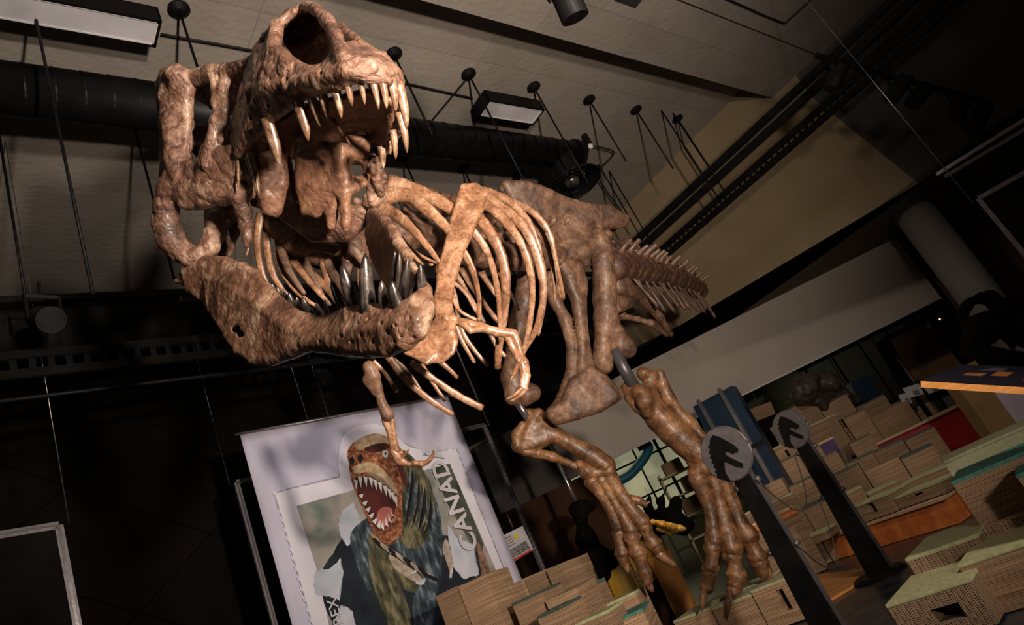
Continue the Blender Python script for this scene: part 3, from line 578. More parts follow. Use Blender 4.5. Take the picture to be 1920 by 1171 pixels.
for k_, m_ in MEV.items(): m_.materials.append(MATS['body_bone' if k_ != 't' else 'tail_bone'])
def frame_at(p, fwd, up, sc):
    f_ = Vector(fwd).normalized(); u_ = Vector(up); s_ = u_.cross(f_).normalized(); u_ = f_.cross(s_)
    m = Matrix.Identity(4)
    for i in range(3): m[i][0] = f_[i]*sc; m[i][1] = s_[i]*sc; m[i][2] = u_[i]*sc; m[i][3] = p[i]
    return m
def vrow(kind, name, path, n, s0, s1, upf=(0, 0, 1), jit=0):
    c = spline([P(*p) for p in path], 20); L = np.cumsum([0]+[np.linalg.norm(b-a) for a, b in zip(c, c[1:])]); out = []
    for i in range(n):
        s = L[-1]*(i+.5)/n; j = min(int(np.searchsorted(L, s)), len(c)-1); p = c[j]; t = c[max(j-2, 0)]-c[min(j+2, len(c)-1)]
        o = bpy.data.objects.new(name, MEV[kind]); COL.objects.link(o); o.matrix_basis = frame_at(p, t+rng.normal(0, 1, 3)*jit*np.linalg.norm(t), np.array(upf)+rng.normal(0, 1, 3)*jit, (s0+(s1-s0)*i/max(n-1, 1))*(1+rng.normal()*jit*.6)); put(o, T); out.append((o, p, t/np.linalg.norm(t)))
    return out
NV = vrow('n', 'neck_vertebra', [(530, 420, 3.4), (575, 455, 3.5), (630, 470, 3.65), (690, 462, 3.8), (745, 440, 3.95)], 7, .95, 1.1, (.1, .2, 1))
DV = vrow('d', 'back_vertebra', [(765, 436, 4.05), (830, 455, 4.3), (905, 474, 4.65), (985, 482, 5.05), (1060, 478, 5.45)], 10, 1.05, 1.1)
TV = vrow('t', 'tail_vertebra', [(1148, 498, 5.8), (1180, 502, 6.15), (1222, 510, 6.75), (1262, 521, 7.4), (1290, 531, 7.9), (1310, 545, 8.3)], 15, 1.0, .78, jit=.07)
# chevrons under the tail
for i, (o, p, t) in enumerate(TV[1:15]):
    u = i/13; L = .38-.08*u+.03*rng.normal(); dn = np.array([0, 0, -1.])+rng.normal(0, .05, 3); bk = -t
    b = p+dn*.09; bm = bmesh.new(); c = spline([b, b+dn*L*.5+bk*L*.22, b+dn*L+bk*L*.42], 4)
    tube_bm(bm, c, [((.028, .017, .013, .012, .014, .018, .021, .019, .008)[min(k, 8)], .013) for k in range(len(c))], 10)
    put(from_bm('chevron', bm, 'tail_bone', None, True), T)
# ---- ribs
def rib(pts, w0, w1, name='rib', mat='rib_bone', flat=.62, wm=None):
    c = spline([P(*p) for p in pts], 6); n = len(c); wm = wm or (w0+w1)/2; rad = []
    for i in range(n):
        u = i/(n-1); w = (w0+(wm-w0)*u*2) if u < .5 else (wm+(w1-wm)*(u*2-1)); d = pts[0][2]+(pts[-1][2]-pts[0][2])*u
        jit = 1+.07*math.sin(i*1.9+w0)+.05*math.sin(i*.7)
        rad.append((w*d/FPX/2*jit, w*d/FPX/2*flat*jit))
    rad[-1] = (rad[-1][0]*.75, rad[-1][1]*.75)
    bm = bmesh.new(); tube_bm(bm, c, rad, 16, True, flat=FW, groove=.16); bmesh.ops.recalc_face_normals(bm, faces=bm.faces)
    return put(from_bm(name, bm, mat, None, True), T)
rib([(690, 388, 3.85), (730, 396, 3.75), (765, 422, 3.62), (798, 458, 3.52), (824, 492, 3.46)], 30, 8, wm=20)
rib([(700, 398, 3.9), (735, 425, 3.82), (775, 470, 3.7), (830, 498, 3.6)], 16, 4, wm=9)
rib([(706, 372, 3.9), (760, 366, 3.82), (800, 392, 3.72), (840, 430, 3.68), (868, 470, 3.66), (888, 512, 3.66), (898, 560, 3.7), (898, 602, 3.72)], 34, 7, wm=17)
rib([(730, 345, 4.0), (790, 362, 3.9), (846, 392, 3.82), (886, 432, 3.8), (916, 478, 3.82), (934, 552, 3.88), (938, 640, 3.95)], 34, 8, wm=15)
rib([(846, 372, 4.15), (888, 398, 4.05), (925, 446, 3.98), (946, 505, 3.97), (946, 580, 4.0), (936, 645, 4.02), (933, 692, 4.05)], 22, 13, wm=19)
rib([(868, 364, 4.3), (914, 386, 4.2), (952, 420, 4.12), (983, 470, 4.08), (998, 540, 4.1), (990, 624, 4.15), (972, 690, 4.2)], 22, 8, wm=15)
rib([(890, 362, 4.42), (935, 384, 4.34), (980, 424, 4.28), (1007, 478, 4.26), (1019, 546, 4.26), (1006, 614, 4.3), (976, 668, 4.36)], 18, 8, wm=18)
rib([(905, 356, 4.55), (950, 376, 4.48), (992, 418, 4.42), (1016, 491, 4.4), (1021, 560, 4.42), (1009, 629, 4.46)], 16, 6, wm=12)
rib([(925, 362, 4.7), (965, 380, 4.64), (1000, 399, 4.6), (1028, 432, 4.58), (1043, 491, 4.6), (1057, 560, 4.66)], 14, 7, wm=11)
rib([(935, 368, 4.8), (985, 400, 4.72), (1018, 440, 4.7), (1036, 500, 4.7), (1041, 566, 4.74)], 12, 6, wm=10)
rib([(960, 392, 4.95), (1000, 424, 4.9), (1028, 465, 4.86), (1045, 520, 4.88), (1052, 560, 4.9)], 12, 5, wm=9)
# far side ribs, seen between the near ones
for pts, a, b in (([(800, 470, 4.3), (833, 530, 4.25), (857, 618, 4.2), (890, 680, 4.2)], 12, 7), ([(820, 480, 4.4), (850, 545, 4.35), (868, 624, 4.3), (915, 686, 4.3)], 13, 7),
                  ([(840, 490, 4.5), (875, 548, 4.45), (905, 600, 4.4), (934, 652, 4.4), (948, 668, 4.4)], 12, 7), ([(862, 496, 4.6), (898, 556, 4.55), (937, 606, 4.5)], 14, 8),
                  ([(895, 496, 4.8), (915, 530, 4.76), (934, 556, 4.74)], 14, 8), ([(930, 500, 5.0), (952, 538, 4.96), (974, 582, 4.92)], 11, 5),
                  ([(836, 520, 4.1), (870, 546, 4.08), (892, 584, 4.05)], 9, 5), ([(846, 545, 4.2), (860, 580, 4.15), (895, 600, 4.15)], 9, 6)):
    rib(pts, a, b)
# belly ribs below the jaw
for pts, a, b in (([(770, 678, 3.6), (815, 712, 3.6), (860, 742, 3.62), (905, 765, 3.64)], 12, 14), ([(728, 668, 3.7), (765, 715, 3.7), (810, 752, 3.7), (850, 777, 3.72)], 14, 10),
                  ([(700, 676, 3.65), (722, 700, 3.66), (745, 735, 3.68)], 8, 8), ([(790, 680, 3.8), (812, 718, 3.78), (835, 752, 3.78)], 8, 7), ([(815, 670, 3.75), (840, 690, 3.75), (858, 708, 3.76)], 11, 7),
                  ([(738, 672, 3.9), (768, 700, 3.9), (795, 742, 3.9)], 7, 6)):
    rib(pts, a, b, 'belly_rib')
# neck ribs seen through the open mouth
for pts, a, b in (([(488, 400, 3.35), (482, 450, 3.33), (488, 500, 3.3), (508, 552, 3.3)], 16, 9), ([(504, 400, 3.4), (500, 460, 3.38), (512, 515, 3.36), (540, 556, 3.36)], 18, 9),
                  ([(520, 470, 3.45), (530, 510, 3.45), (560, 550, 3.42), (600, 578, 3.4)], 14, 6), ([(548, 486, 3.45), (580, 528, 3.42), (620, 572, 3.4)], 16, 7),
                  ([(560, 500, 3.5), (592, 520, 3.5), (622, 552, 3.48), (640, 580, 3.46)], 20, 8), ([(605, 478, 3.5), (614, 520, 3.5), (620, 560, 3.5)], 20, 12), ([(655, 470, 3.6), (650, 520, 3.6), (655, 580, 3.6)], 12, 8),
                  ([(712, 400, 3.75), (760, 462, 3.66), (790, 492, 3.62), (812, 496, 3.6)], 10, 5)):
    rib(pts, a, b, 'neck_rib')
for pts, a, b in (([(560, 445, 3.5), (566, 480, 3.48), (586, 520, 3.46), (606, 556, 3.44)], 26, 9), ([(596, 455, 3.5), (612, 490, 3.5), (634, 530, 3.48), (650, 566, 3.46)], 26, 10), ([(524, 430, 3.44), (528, 470, 3.42), (544, 510, 3.4), (572, 552, 3.4)], 24, 8),
                  ([(632, 452, 3.52), (664, 470, 3.52), (690, 500, 3.55)], 28, 14), ([(500, 420, 3.4), (530, 440, 3.4), (575, 456, 3.42), (640, 470, 3.45)], 26, 22), ([(540, 470, 3.6), (600, 490, 3.6), (660, 505, 3.6)], 34, 26), ([(676, 470, 3.6), (676, 520, 3.6), (684, 570, 3.6)], 20, 12)):
    rib(pts, a, b, 'neck_rib', 'body_bone')
put(tube('wire', spline([P(463, 458, 3.0), P(465, 468, 3.0), P(462, 478, 3.0)], 4), .0035, 'rib_bone'), T)
# ---- shoulder girdle and arms
sdf_obj('shoulder_blade', strip([(870, 350, 3.86, 7), (852, 412, 3.72, 8), (838, 470, 3.6, 8), (826, 520, 3.5, 9), (822, 570, 3.4, 10), (826, 600, 3.34, 11)],
                                 [(908, 362, 3.86, 7), (892, 406, 3.72, 9), (868, 460, 3.6, 8), (848, 520, 3.5, 8), (838, 568, 3.4, 10), (840, 602, 3.32, 11)])
        + tri((872, 350, 3.86, 6), (892, 349, 3.88, 7), (908, 362, 3.86, 7))
        + strip([(826, 600, 3.34, 11), (800, 620, 3.28, 7), (762, 660, 3.2, 6)], [(842, 604, 3.3, 12), (850, 635, 3.24, 8), (800, 680, 3.16, 6)])
        + strip([(800, 630, 3.26, 6), (800, 680, 3.18, 5)], [(846, 626, 3.22, 9), (852, 640, 3.2, 6), (848, 660, 3.18, 5), (830, 678, 3.17, 5)]), 'body_bone', T, h=.008, k=.02, noise=((.1, .006), (.03, .003)), seed=6)
bpy.data.objects['shoulder_blade'].data.materials[0] = MATS['rib_bone']
def bone(name, prims, mat='body_bone', seed=1, h=.008, k=.03, amp=1.0, cuts=()):
    return sdf_obj(name, prims, mat, T, h=h, k=k, noise=((.12, .006*amp), (.05, .0028*amp), (.02, .001*amp)), cuts=cuts, seed=seed)
bone('upper_arm', chain((838, 600, 3.3, 12), (850, 600, 3.3, 9), (875, 606, 3.3, 8), (900, 613, 3.3, 9), (930, 622, 3.31, 8), (960, 626, 3.32, 10))+chain((866, 604, 3.28, 8), (882, 620, 3.25, 5), (905, 616, 3.28, 7)), 'rib_bone', 21, .006, .012, .5)
bone('forearm', chain((962, 626, 3.32, 9), (970, 642, 3.31, 6), (976, 662, 3.3, 5), (984, 680, 3.28, 8))+chain((950, 628, 3.32, 8), (960, 652, 3.31, 5), (972, 676, 3.28, 6)), 'rib_bone', 22, .006, .01, .5)
hand = bone('hand', chain((978, 678, 3.28, 7), (982, 700, 3.26, 6), (978, 724, 3.24, 5))+chain((985, 684, 3.28, 7), (990, 704, 3.26, 5), (984, 728, 3.24, 5))+chain((970, 684, 3.28, 5), (962, 704, 3.28, 3.5)), 'rib_bone', 23, .005, .008, .4)
taper_tooth('claw', (980, 724, 3.24), (948, 748, 3.22), 9, 'rib_bone', hand, (-.1, -1)); taper_tooth('claw', (984, 730, 3.24), (955, 752, 3.24), 9, 'rib_bone', hand, (0, -1)); taper_tooth('claw', (962, 702, 3.28), (956, 716, 3.27), 5, 'rib_bone', hand)
bone('upper_arm', chain((692, 688, 3.5, 12), (700, 706, 3.5, 12), (708, 730, 3.5, 9), (716, 755, 3.5, 8), (727, 778, 3.5, 14))+chain((698, 694, 3.5, 10), (690, 712, 3.5, 9), (702, 735, 3.5, 7)), 'body_bone', 24, .006, .012, .6)
bone('forearm', chain((722, 788, 3.5, 7), (730, 810, 3.5, 5), (738, 845, 3.5, 6))+chain((735, 788, 3.5, 6), (738, 815, 3.5, 5), (744, 845, 3.5, 6)), 'rib_bone', 25, .006, .01, .5)
hand = bone('hand', chain((738, 846, 3.5, 7), (748, 858, 3.5, 7), (756, 864, 3.5, 6))+chain((748, 866, 3.5, 6), (766, 869, 3.5, 5), (778, 868, 3.5, 5), (794, 868, 3.5, 5))+chain((744, 858, 3.5, 6), (752, 848, 3.5, 6)), 'rib_bone', 26, .005, .008, .4)
taper_tooth('claw', (748, 858, 3.5), (768, 840, 3.48), 9, 'rib_bone', hand, (.3, -.6)); taper_tooth('claw', (792, 868, 3.5), (815, 843, 3.48), 11, 'rib_bone', hand, (.9, -.9))
# ---- pelvis
bone('hip_blade', strip([(950, 345, 5.2, 8), (978, 346, 5.22, 8), (1012, 356, 5.3, 9), (1052, 374, 5.4, 9), (1095, 388, 5.5, 9), (1140, 394, 5.6, 9), (1172, 408, 5.68, 9)],
                         [(958, 366, 5.2, 8), (985, 392, 5.24, 10), (1010, 420, 5.3, 11), (1040, 440, 5.38, 12), (1080, 430, 5.46, 12), (1120, 424, 5.56, 10), (1168, 416, 5.68, 9)])
     + strip([(1010, 420, 5.3, 11), (1040, 440, 5.38, 12), (1080, 430, 5.46, 12), (1120, 424, 5.56, 10)], [(1044, 478, 5.3, 12), (1070, 478, 5.36, 14), (1095, 476, 5.42, 14), (1124, 450, 5.5, 10)])
     + chain((1044, 470, 5.3, 12), (1048, 488, 5.28, 10))+chain((1092, 470, 5.42, 14), (1096, 490, 5.42, 11)), 'body_bone', 31, .012, .03, 1.3)
bone('hip_blade', strip([(940, 352, 5.7, 8), (1010, 366, 5.8, 9), (1090, 392, 6.0, 9), (1150, 410, 6.1, 9)], [(960, 400, 5.7, 9), (1020, 440, 5.8, 12), (1060, 450, 5.9, 12), (1150, 424, 6.1, 9)])+strip([(1000, 430, 5.75, 10), (1060, 450, 5.9, 10)], [(990, 490, 5.7, 12), (1040, 500, 5.8, 12)]), 'body_bone', 32, .014, .03, 1.3)
# sacrum between the blades
bone('sacrum', chain((1000, 470, 5.3, 20), (1060, 470, 5.6, 24), (1130, 464, 5.95, 20))+strip([(980, 400, 5.4, 8), (1120, 420, 5.9, 8)], [(1000, 460, 5.35, 10), (1130, 456, 5.95, 10)]), 'body_bone', 33, .014, .03, 1.5)
bone('pubis', chain((1026, 540, 5.35, 10), (1042, 566, 5.32, 11), (1060, 600, 5.28, 12), (1072, 645, 5.22, 11), (1072, 700, 5.14, 11), (1056, 745, 5.08, 12), (1036, 776, 5.0, 12))
     + strip([(1024, 500, 5.45, 8), (1028, 540, 5.36, 9)], [(1066, 500, 5.4, 12), (1045, 570, 5.34, 9)])
     + strip([(1050, 486, 5.35, 14), (1066, 520, 5.32, 16), (1082, 560, 5.3, 13), (1088, 610, 5.24, 11), (1092, 660, 5.18, 11), (1090, 700, 5.12, 12)], [(1082, 500, 5.4, 12), (1092, 530, 5.36, 11), (1092, 570, 5.32, 9), (1094, 615, 5.26, 9), (1100, 660, 5.2, 10), (1106, 700, 5.14, 12)])
     + strip([(1036, 774, 5.0, 13), (1062, 760, 5.0, 14), (1080, 720, 5.06, 14), (1104, 696, 5.12, 12)], [(1044, 784, 5.0, 12), (1080, 774, 5.0, 13), (1124, 760, 5.04, 12), (1152, 742, 5.08, 11)])
     + strip([(1104, 696, 5.12, 12), (1130, 712, 5.14, 12)], [(1124, 760, 5.04, 12), (1160, 740, 5.1, 10)]), 'body_bone', 34, .009, .025, 1, chain((1052, 748, 4.9, 2), (1036, 760, 4.95, 2), (1034, 772, 4.95, 2)))
bone('ischium', strip([(1150, 500, 5.85, 14), (1160, 540, 5.85, 14)], [(1172, 520, 5.95, 9), (1188, 552, 6.0, 10)])+chain((1168, 536, 5.9, 16), (1192, 552, 6.0, 11), (1216, 572, 6.1, 9), (1238, 596, 6.2, 8), (1258, 627, 6.3, 4))+strip([(1150, 560, 5.85, 9), (1160, 580, 5.85, 7)], [(1186, 556, 5.98, 7), (1180, 572, 5.95, 5)]), 'body_bone', 35, .01, .03)
bone('ischium', chain((1160, 560, 6.1, 10), (1166, 592, 6.1, 7), (1196, 598, 6.15, 5), (1222, 606, 6.2, 6), (1250, 628, 6.3, 4)), 'body_bone', 36, .01, .03)
# ---- near (left) leg
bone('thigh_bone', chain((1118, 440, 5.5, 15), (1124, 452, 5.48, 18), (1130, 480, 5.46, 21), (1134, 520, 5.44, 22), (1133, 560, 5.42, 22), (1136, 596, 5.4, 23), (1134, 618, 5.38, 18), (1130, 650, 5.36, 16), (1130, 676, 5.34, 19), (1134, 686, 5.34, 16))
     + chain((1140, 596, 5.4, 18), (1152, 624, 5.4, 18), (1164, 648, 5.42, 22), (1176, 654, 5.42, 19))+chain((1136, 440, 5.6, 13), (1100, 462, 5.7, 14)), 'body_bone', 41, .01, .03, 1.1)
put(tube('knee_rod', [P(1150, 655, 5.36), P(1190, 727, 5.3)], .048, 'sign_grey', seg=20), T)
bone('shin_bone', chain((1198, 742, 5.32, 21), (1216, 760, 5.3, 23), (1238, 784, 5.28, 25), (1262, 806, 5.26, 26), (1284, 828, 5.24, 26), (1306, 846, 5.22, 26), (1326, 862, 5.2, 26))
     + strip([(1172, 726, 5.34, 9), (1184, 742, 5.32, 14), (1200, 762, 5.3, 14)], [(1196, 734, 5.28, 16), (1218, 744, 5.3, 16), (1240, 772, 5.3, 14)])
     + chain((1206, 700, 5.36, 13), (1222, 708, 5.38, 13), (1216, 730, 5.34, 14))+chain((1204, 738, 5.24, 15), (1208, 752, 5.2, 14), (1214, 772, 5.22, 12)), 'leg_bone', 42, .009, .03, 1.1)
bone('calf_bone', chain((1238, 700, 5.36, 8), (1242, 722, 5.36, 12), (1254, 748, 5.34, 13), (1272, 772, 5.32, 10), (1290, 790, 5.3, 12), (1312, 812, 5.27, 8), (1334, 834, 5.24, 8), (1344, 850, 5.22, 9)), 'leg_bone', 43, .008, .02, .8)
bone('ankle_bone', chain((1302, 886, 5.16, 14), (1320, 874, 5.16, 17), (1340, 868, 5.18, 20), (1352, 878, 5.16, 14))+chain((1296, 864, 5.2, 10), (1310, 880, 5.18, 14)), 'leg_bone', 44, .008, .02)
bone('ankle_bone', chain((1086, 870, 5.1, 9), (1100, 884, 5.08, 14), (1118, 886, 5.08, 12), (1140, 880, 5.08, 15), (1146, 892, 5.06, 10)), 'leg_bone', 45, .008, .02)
def fat(pts, k=1.22): return [(x, y, d, r*k) for x, y, d, r in pts]
def foot_bone(name, pts, mat='leg_bone', seed=1): return bone(name, chain(*fat(pts)), mat, seed, .0065, .012, .9)
foot_bone('instep_bone', [(1308, 896, 5.15, 15), (1318, 918, 5.13, 12), (1330, 950, 5.1, 10), (1336, 985, 5.06, 10), (1338, 1012, 5.04, 14)], seed=51)
foot_bone('instep_bone', [(1338, 902, 5.14, 13), (1346, 935, 5.11, 10), (1354, 965, 5.07, 13), (1362, 995, 5.04, 16), (1372, 1026, 5.0, 18)], seed=52)
foot_bone('instep_bone', [(1352, 892, 5.16, 15), (1364, 920, 5.13, 12), (1376, 950, 5.1, 11), (1388, 980, 5.07, 12), (1402, 1004, 5.04, 17)], seed=53)
foot_bone('instep_bone', [(1368, 900, 5.2, 6), (1373, 918, 5.2, 6), (1376, 930, 5.2, 4)], seed=54)
def toe(name, segs, claw, w, seed):
    r = thing_part = None
    for i, s in enumerate(segs):
        x0, y0, d0, r0 = s[0]; x1, y1, d1, r1 = s[-1]; b = bone('toe_bone', chain(*fat(s, 1.2))+chain((x1-r1*.8, y1, d1, r1*.6), (x1+r1*.8, y1-2, d1, r1*.6))+chain((x0-r0*.7, y0, d0, r0*.6), (x0+r0*.7, y0, d0, r0*.6)), 'leg_bone', seed+i, .006, .01, .9)
    taper_tooth('claw', claw[0], claw[1], w*1.25, 'claw_bone', T, claw[2])
toe('toe', [[(1336, 1028, 5.02, 14), (1335, 1048, 5.0, 10), (1331, 1066, 4.98, 13)], [(1331, 1076, 4.97, 12), (1329, 1086, 4.96, 10), (1326, 1100, 4.95, 10)]], ((1323, 1104, 4.94), (1316, 1146, 4.92), (-.4, .2)), 13, 60)
toe('toe', [[(1372, 1042, 4.98, 15), (1378, 1058, 4.96, 11), (1380, 1074, 4.94, 14)], [(1384, 1080, 4.93, 14), (1380, 1094, 4.92, 12)], [(1378, 1100, 4.92, 12), (1374, 1108, 4.9, 10)]], ((1370, 1108, 4.9), (1366, 1146, 4.86), (-.5, .1)), 14, 65)
toe('toe', [[(1404, 1012, 5.02, 13), (1412, 1028, 5.0, 11), (1420, 1044, 4.98, 14)], [(1424, 1056, 4.97, 14), (1430, 1070, 4.96, 11)]], ((1432, 1068, 4.95), (1450, 1100, 4.94), (.5, .2)), 16, 70)
# ---- far (right) leg
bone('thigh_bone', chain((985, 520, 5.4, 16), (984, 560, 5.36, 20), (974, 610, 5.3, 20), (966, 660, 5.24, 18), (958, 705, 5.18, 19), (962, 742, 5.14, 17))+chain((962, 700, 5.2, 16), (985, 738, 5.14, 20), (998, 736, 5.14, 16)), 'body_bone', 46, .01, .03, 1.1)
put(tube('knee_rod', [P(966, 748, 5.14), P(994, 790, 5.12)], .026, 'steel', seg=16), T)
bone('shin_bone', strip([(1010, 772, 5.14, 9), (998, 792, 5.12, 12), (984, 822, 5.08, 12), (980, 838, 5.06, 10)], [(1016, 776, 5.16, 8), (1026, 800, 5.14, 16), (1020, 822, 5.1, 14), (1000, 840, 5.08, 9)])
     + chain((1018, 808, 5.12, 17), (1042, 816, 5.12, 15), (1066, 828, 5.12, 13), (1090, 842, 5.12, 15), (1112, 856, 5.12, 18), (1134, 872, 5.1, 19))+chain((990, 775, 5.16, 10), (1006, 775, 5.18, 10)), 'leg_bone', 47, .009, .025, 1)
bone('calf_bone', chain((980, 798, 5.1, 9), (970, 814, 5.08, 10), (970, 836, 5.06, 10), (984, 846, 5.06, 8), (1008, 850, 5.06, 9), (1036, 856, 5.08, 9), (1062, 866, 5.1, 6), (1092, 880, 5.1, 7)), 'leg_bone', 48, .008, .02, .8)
foot_bone('instep_bone', [(1110, 902, 5.08, 13), (1128, 925, 5.06, 9), (1146, 955, 5.04, 8), (1158, 988, 5.02, 9)], seed=80)
foot_bone('instep_bone', [(1128, 900, 5.08, 12), (1146, 930, 5.05, 9), (1164, 960, 5.02, 9), (1182, 992, 4.98, 12)], seed=81)
foot_bone('instep_bone', [(1144, 896, 5.08, 13), (1160, 920, 5.05, 10), (1180, 950, 5.02, 10), (1202, 976, 4.98, 14)], seed=82)
foot_bone('toe_bone', [(1182, 934, 5.1, 6), (1198, 938, 5.1, 6), (1210, 945, 5.09, 5)], seed=83)
toe('toe', [[(1160, 1000, 5.02, 10), (1163, 1022, 5.0, 8), (1166, 1036, 4.98, 10)], [(1168, 1046, 4.97, 9), (1172, 1058, 4.96, 7)]], ((1172, 1056, 4.95), (1178, 1074, 4.94), (.2, 0)), 10, 84)
toe('toe', [[(1184, 1008, 4.96, 13), (1190, 1022, 4.95, 10), (1196, 1036, 4.93, 13)], [(1200, 1046, 4.92, 12), (1206, 1064, 4.9, 9)], [(1208, 1072, 4.9, 11), (1212, 1088, 4.88, 9)]], ((1212, 1088, 4.88), (1224, 1110, 4.86), (.2, 0)), 13, 88)
toe('toe', [[(1208, 988, 4.96, 12), (1216, 1004, 4.95, 9), (1224, 1018, 4.94, 12)], [(1230, 1026, 4.93, 11), (1238, 1040, 4.92, 8)]], ((1238, 1040, 4.91), (1268, 1060, 4.9), (.1, -.5)), 15, 92)
taper_tooth('claw', (1208, 945, 5.09), (1220, 938, 5.08), 8, 'claw_bone', T, (.3, -.3))
# ------------------------------------------------------------ ceiling rods, canopies and rails
def canopy_rod(cx, cy, z1, label, cap=True, z0=CL, grp='ceiling hanging rods'):
    g = G(cx, cy, z0); z1 = z1 if z1 < 10 else zat(g[0], g[1], z1); t = thing('hanging_rod', label, 'rod', tuple(g), grp)
    if cap:
        bm = bmesh.new(); tube_bm(bm, [g, g+[0, 0, -.02], g+[0, 0, -.05]], [.085, .085, .04], 20); put(from_bm('canopy', bm, 'black_metal'), t)
    put(tube('rod', [g, (g[0], g[1], z1)], .011, 'black_metal'), t); return g
for cx, cy, z1, lb in ((335, 16, 4.9, 'black rod from the round canopy right of the long ceiling light and above the skull'), (738, 100, 4.9, 'black rod from the round canopy beside the upper teeth at the snout'),
        (878, 138, 4.5, 'black rod hanging from the canopy at the left end of the short ceiling light'), (1000, 162, 4.5, 'black rod hanging from the canopy at the right end of the short ceiling light'),
        (1104, 186, 4.95, 'black rod from the canopy above the small white detectors'), (1192, 205, 4.93, 'black rod from the second canopy left of the tan wall'), (1270, 222, 4.93, 'black rod from the canopy nearest the tan wall'),
        (250, 230, 4.25, 'black rod from the lone canopy below the thick duct, left of the skull'), (755, 293, 4.3, 'black rod from the canopy close behind the hanging upper front teeth'), (868, 315, 4.3, 'black rod from the canopy above the middle of the rib cage'), (970, 328, 4.3, 'black rod from the canopy above the front of the hip blade')):
    canopy_rod(cx, cy, z1, lb)
for cx, cy, z1, lb in ((58, -10, 552, 'long black rod crossing the left end of the long ceiling light'), (-8, 215, 557, 'long black rod at the far left edge below the thick duct'), (1240, 207, 4.4, 'thin black rod running down to the end of the upper cable track'), (1262, 212, 4.5, 'thin black rod close beside the canopy nearest the tan wall'),
        (1122, 308, 4.3, 'thin black rod passing the rim of the round air diffuser'), (1142, 320, 4.3, 'thin black rod ending above the spine behind the round diffuser'), (1410, 168, 4.45, 'thin black rod at the corner of beam and tan wall, left of a pair'), (1427, 172, 4.45, 'thin black rod at the corner of beam and tan wall, right of a pair')):
    canopy_rod(cx, cy, z1, lb, False, grp='thin ceiling rods')
def rail(name, a, b, w, h, label, cat, mat='black_metal'):
    bm = bmesh.new(); bar_bm(bm, a, b, w, h); return tag(from_bm(name, bm, mat), label, cat)
g = G(330, 549, 4.2); rail('ceiling_rail', g-BE*5, g+BE*7.2, .04, .05, 'long thin black rail hanging level with the jaw joint across the left side', 'rail')
# cable tracks in front of the tan wall
def cable_track(px1, px2, z, rungs, label, n, gap):
    a = G(*px1, z); d = TR; b = a-d*np.dot(a-G(*px2, z), d); a2 = a+d*3.0; e = b-d*4.0
    t = thing('cable_track', label, 'cable tray', tuple(a))
    for i in range(n):
        off = BE*0+np.array([0, 0, gap*i]); bm = bmesh.new(); bar_bm(bm, a2+off, e+off, .05 if i in (0, n-1) else .02, .07 if i in (0, n-1) else .02); put(from_bm('rail', bm, 'black_metal'), t)
    if rungs:
        bm = bmesh.new(); L = np.linalg.norm(e-a2)
        for k in range(int(L/.09)): q = a2+(e-a2)*k*.09/L; add_box(bm, q, -d*.03, BE*.02, (0, 0, gap*(n-1)))
        put(from_bm('rungs', bm, 'black_metal'), t)
    return a, b
cable_track((1225, 445), (1560, 150), 4.3, False, 'upper black cable track slanting across the tan wall', 4, .05)
cable_track((1262, 468), (1640, 170), 4.3, True, 'lower black cable tray with rungs slanting across the tan wall', 2, .12)
# fixtures
def light_box(c, L, label):     # c: lower corners in px (left-near, right-near, right-far) at z
    z = 5.72; a = G(*c[0], z); b = G(*c[1], z); w = .26; sd = np.array([-S2, S2, 0]); a = b-BE*L
    t = thing('ceiling_light', label, 'ceiling light', tuple(a), 'trough ceiling lights')
    bm = bmesh.new(); th = .02
    for o, ex, ey in ((a, BE*L, sd*th), (a+sd*w, BE*L, -sd*th), (a, BE*th, sd*w), (b, -BE*th, sd*w)): add_box(bm, o, ex, ey, (0, 0, .16))
    add_box(bm, a+[0, 0, .15], BE*L, sd*w, (0, 0, .01)); put(from_bm('housing', bm, 'black_metal'), t)
    bm = bmesh.new(); add_box(bm, a+sd*th+BE*th+[0, 0, .012], BE*(L-2*th), sd*(w-2*th), (0, 0, .006)); put(from_bm('diffuser', bm, 'diffuser'), t)
    bm = bmesh.new()
    for o, ex, ey in ((a+sd*th, BE*L, sd*.012), (a+sd*(w-th), BE*L, -sd*.012), (b-BE*th, -BE*.012, sd*w)): add_box(bm, o+[0, 0, .004], ex, ey, (0, 0, .006))
    put(from_bm('trim_frame', bm, 'white_trim'), t)
light_box(((0, 0), (304, 40)), 2.4, 'long flat trough light in a black housing at the top left corner')
light_box(((908, 180), (1022, 206)), .86, 'short flat trough light in a black housing right of the snout')
# air duct
c0 = on(-6.21, 0, 5.55); 
def onl(c, px, py, z):
    r = ray(px, py); d = (z-CAM[2])/r[2]; p = CAM+r*d; t = np.dot(p, BE); return on(c, t, z)
d0 = onl(-6.21, -300, 100, 5.55); d1 = onl(-6.21, 1068, 300, 5.55)
t = thing('air_duct', 'thick ribbed black air duct running under the concrete ceiling behind the skull', 'air duct', tuple(d1))
bm = bmesh.new(); tube_bm(bm, [d0, d1], .2, 28); put(from_bm('pipe', bm, 'duct_black', None, True), t)
L = np.linalg.norm(d1-d0)
bm = bmesh.new()
for k in range(int(L/.19)):
    q = d0+BE*k*.19; tube_bm(bm, [q, q+BE*.012], .205, 24)
put(from_bm('seams', bm, 'black_metal'), t)
bm = bmesh.new(); tube_bm(bm, [d1, d1+BE*.05], .225, 28); put(from_bm('end_cap', bm, 'duct_black'), t)
q = d1-BE*.3; bm = bmesh.new(); tube_bm(bm, [q+[0, 0, 0], q+[0, 0, -.28], q+[0, 0, -.30], q+[0, 0, -.42]], [.17, .17, .19, .19], 28); put(from_bm('outlet', bm, 'duct_black', None, False), t)
df = thing('air_diffuser', 'round black air diffuser under the end of the thick duct', 'air diffuser', tuple(q+[0, 0, -.42]))
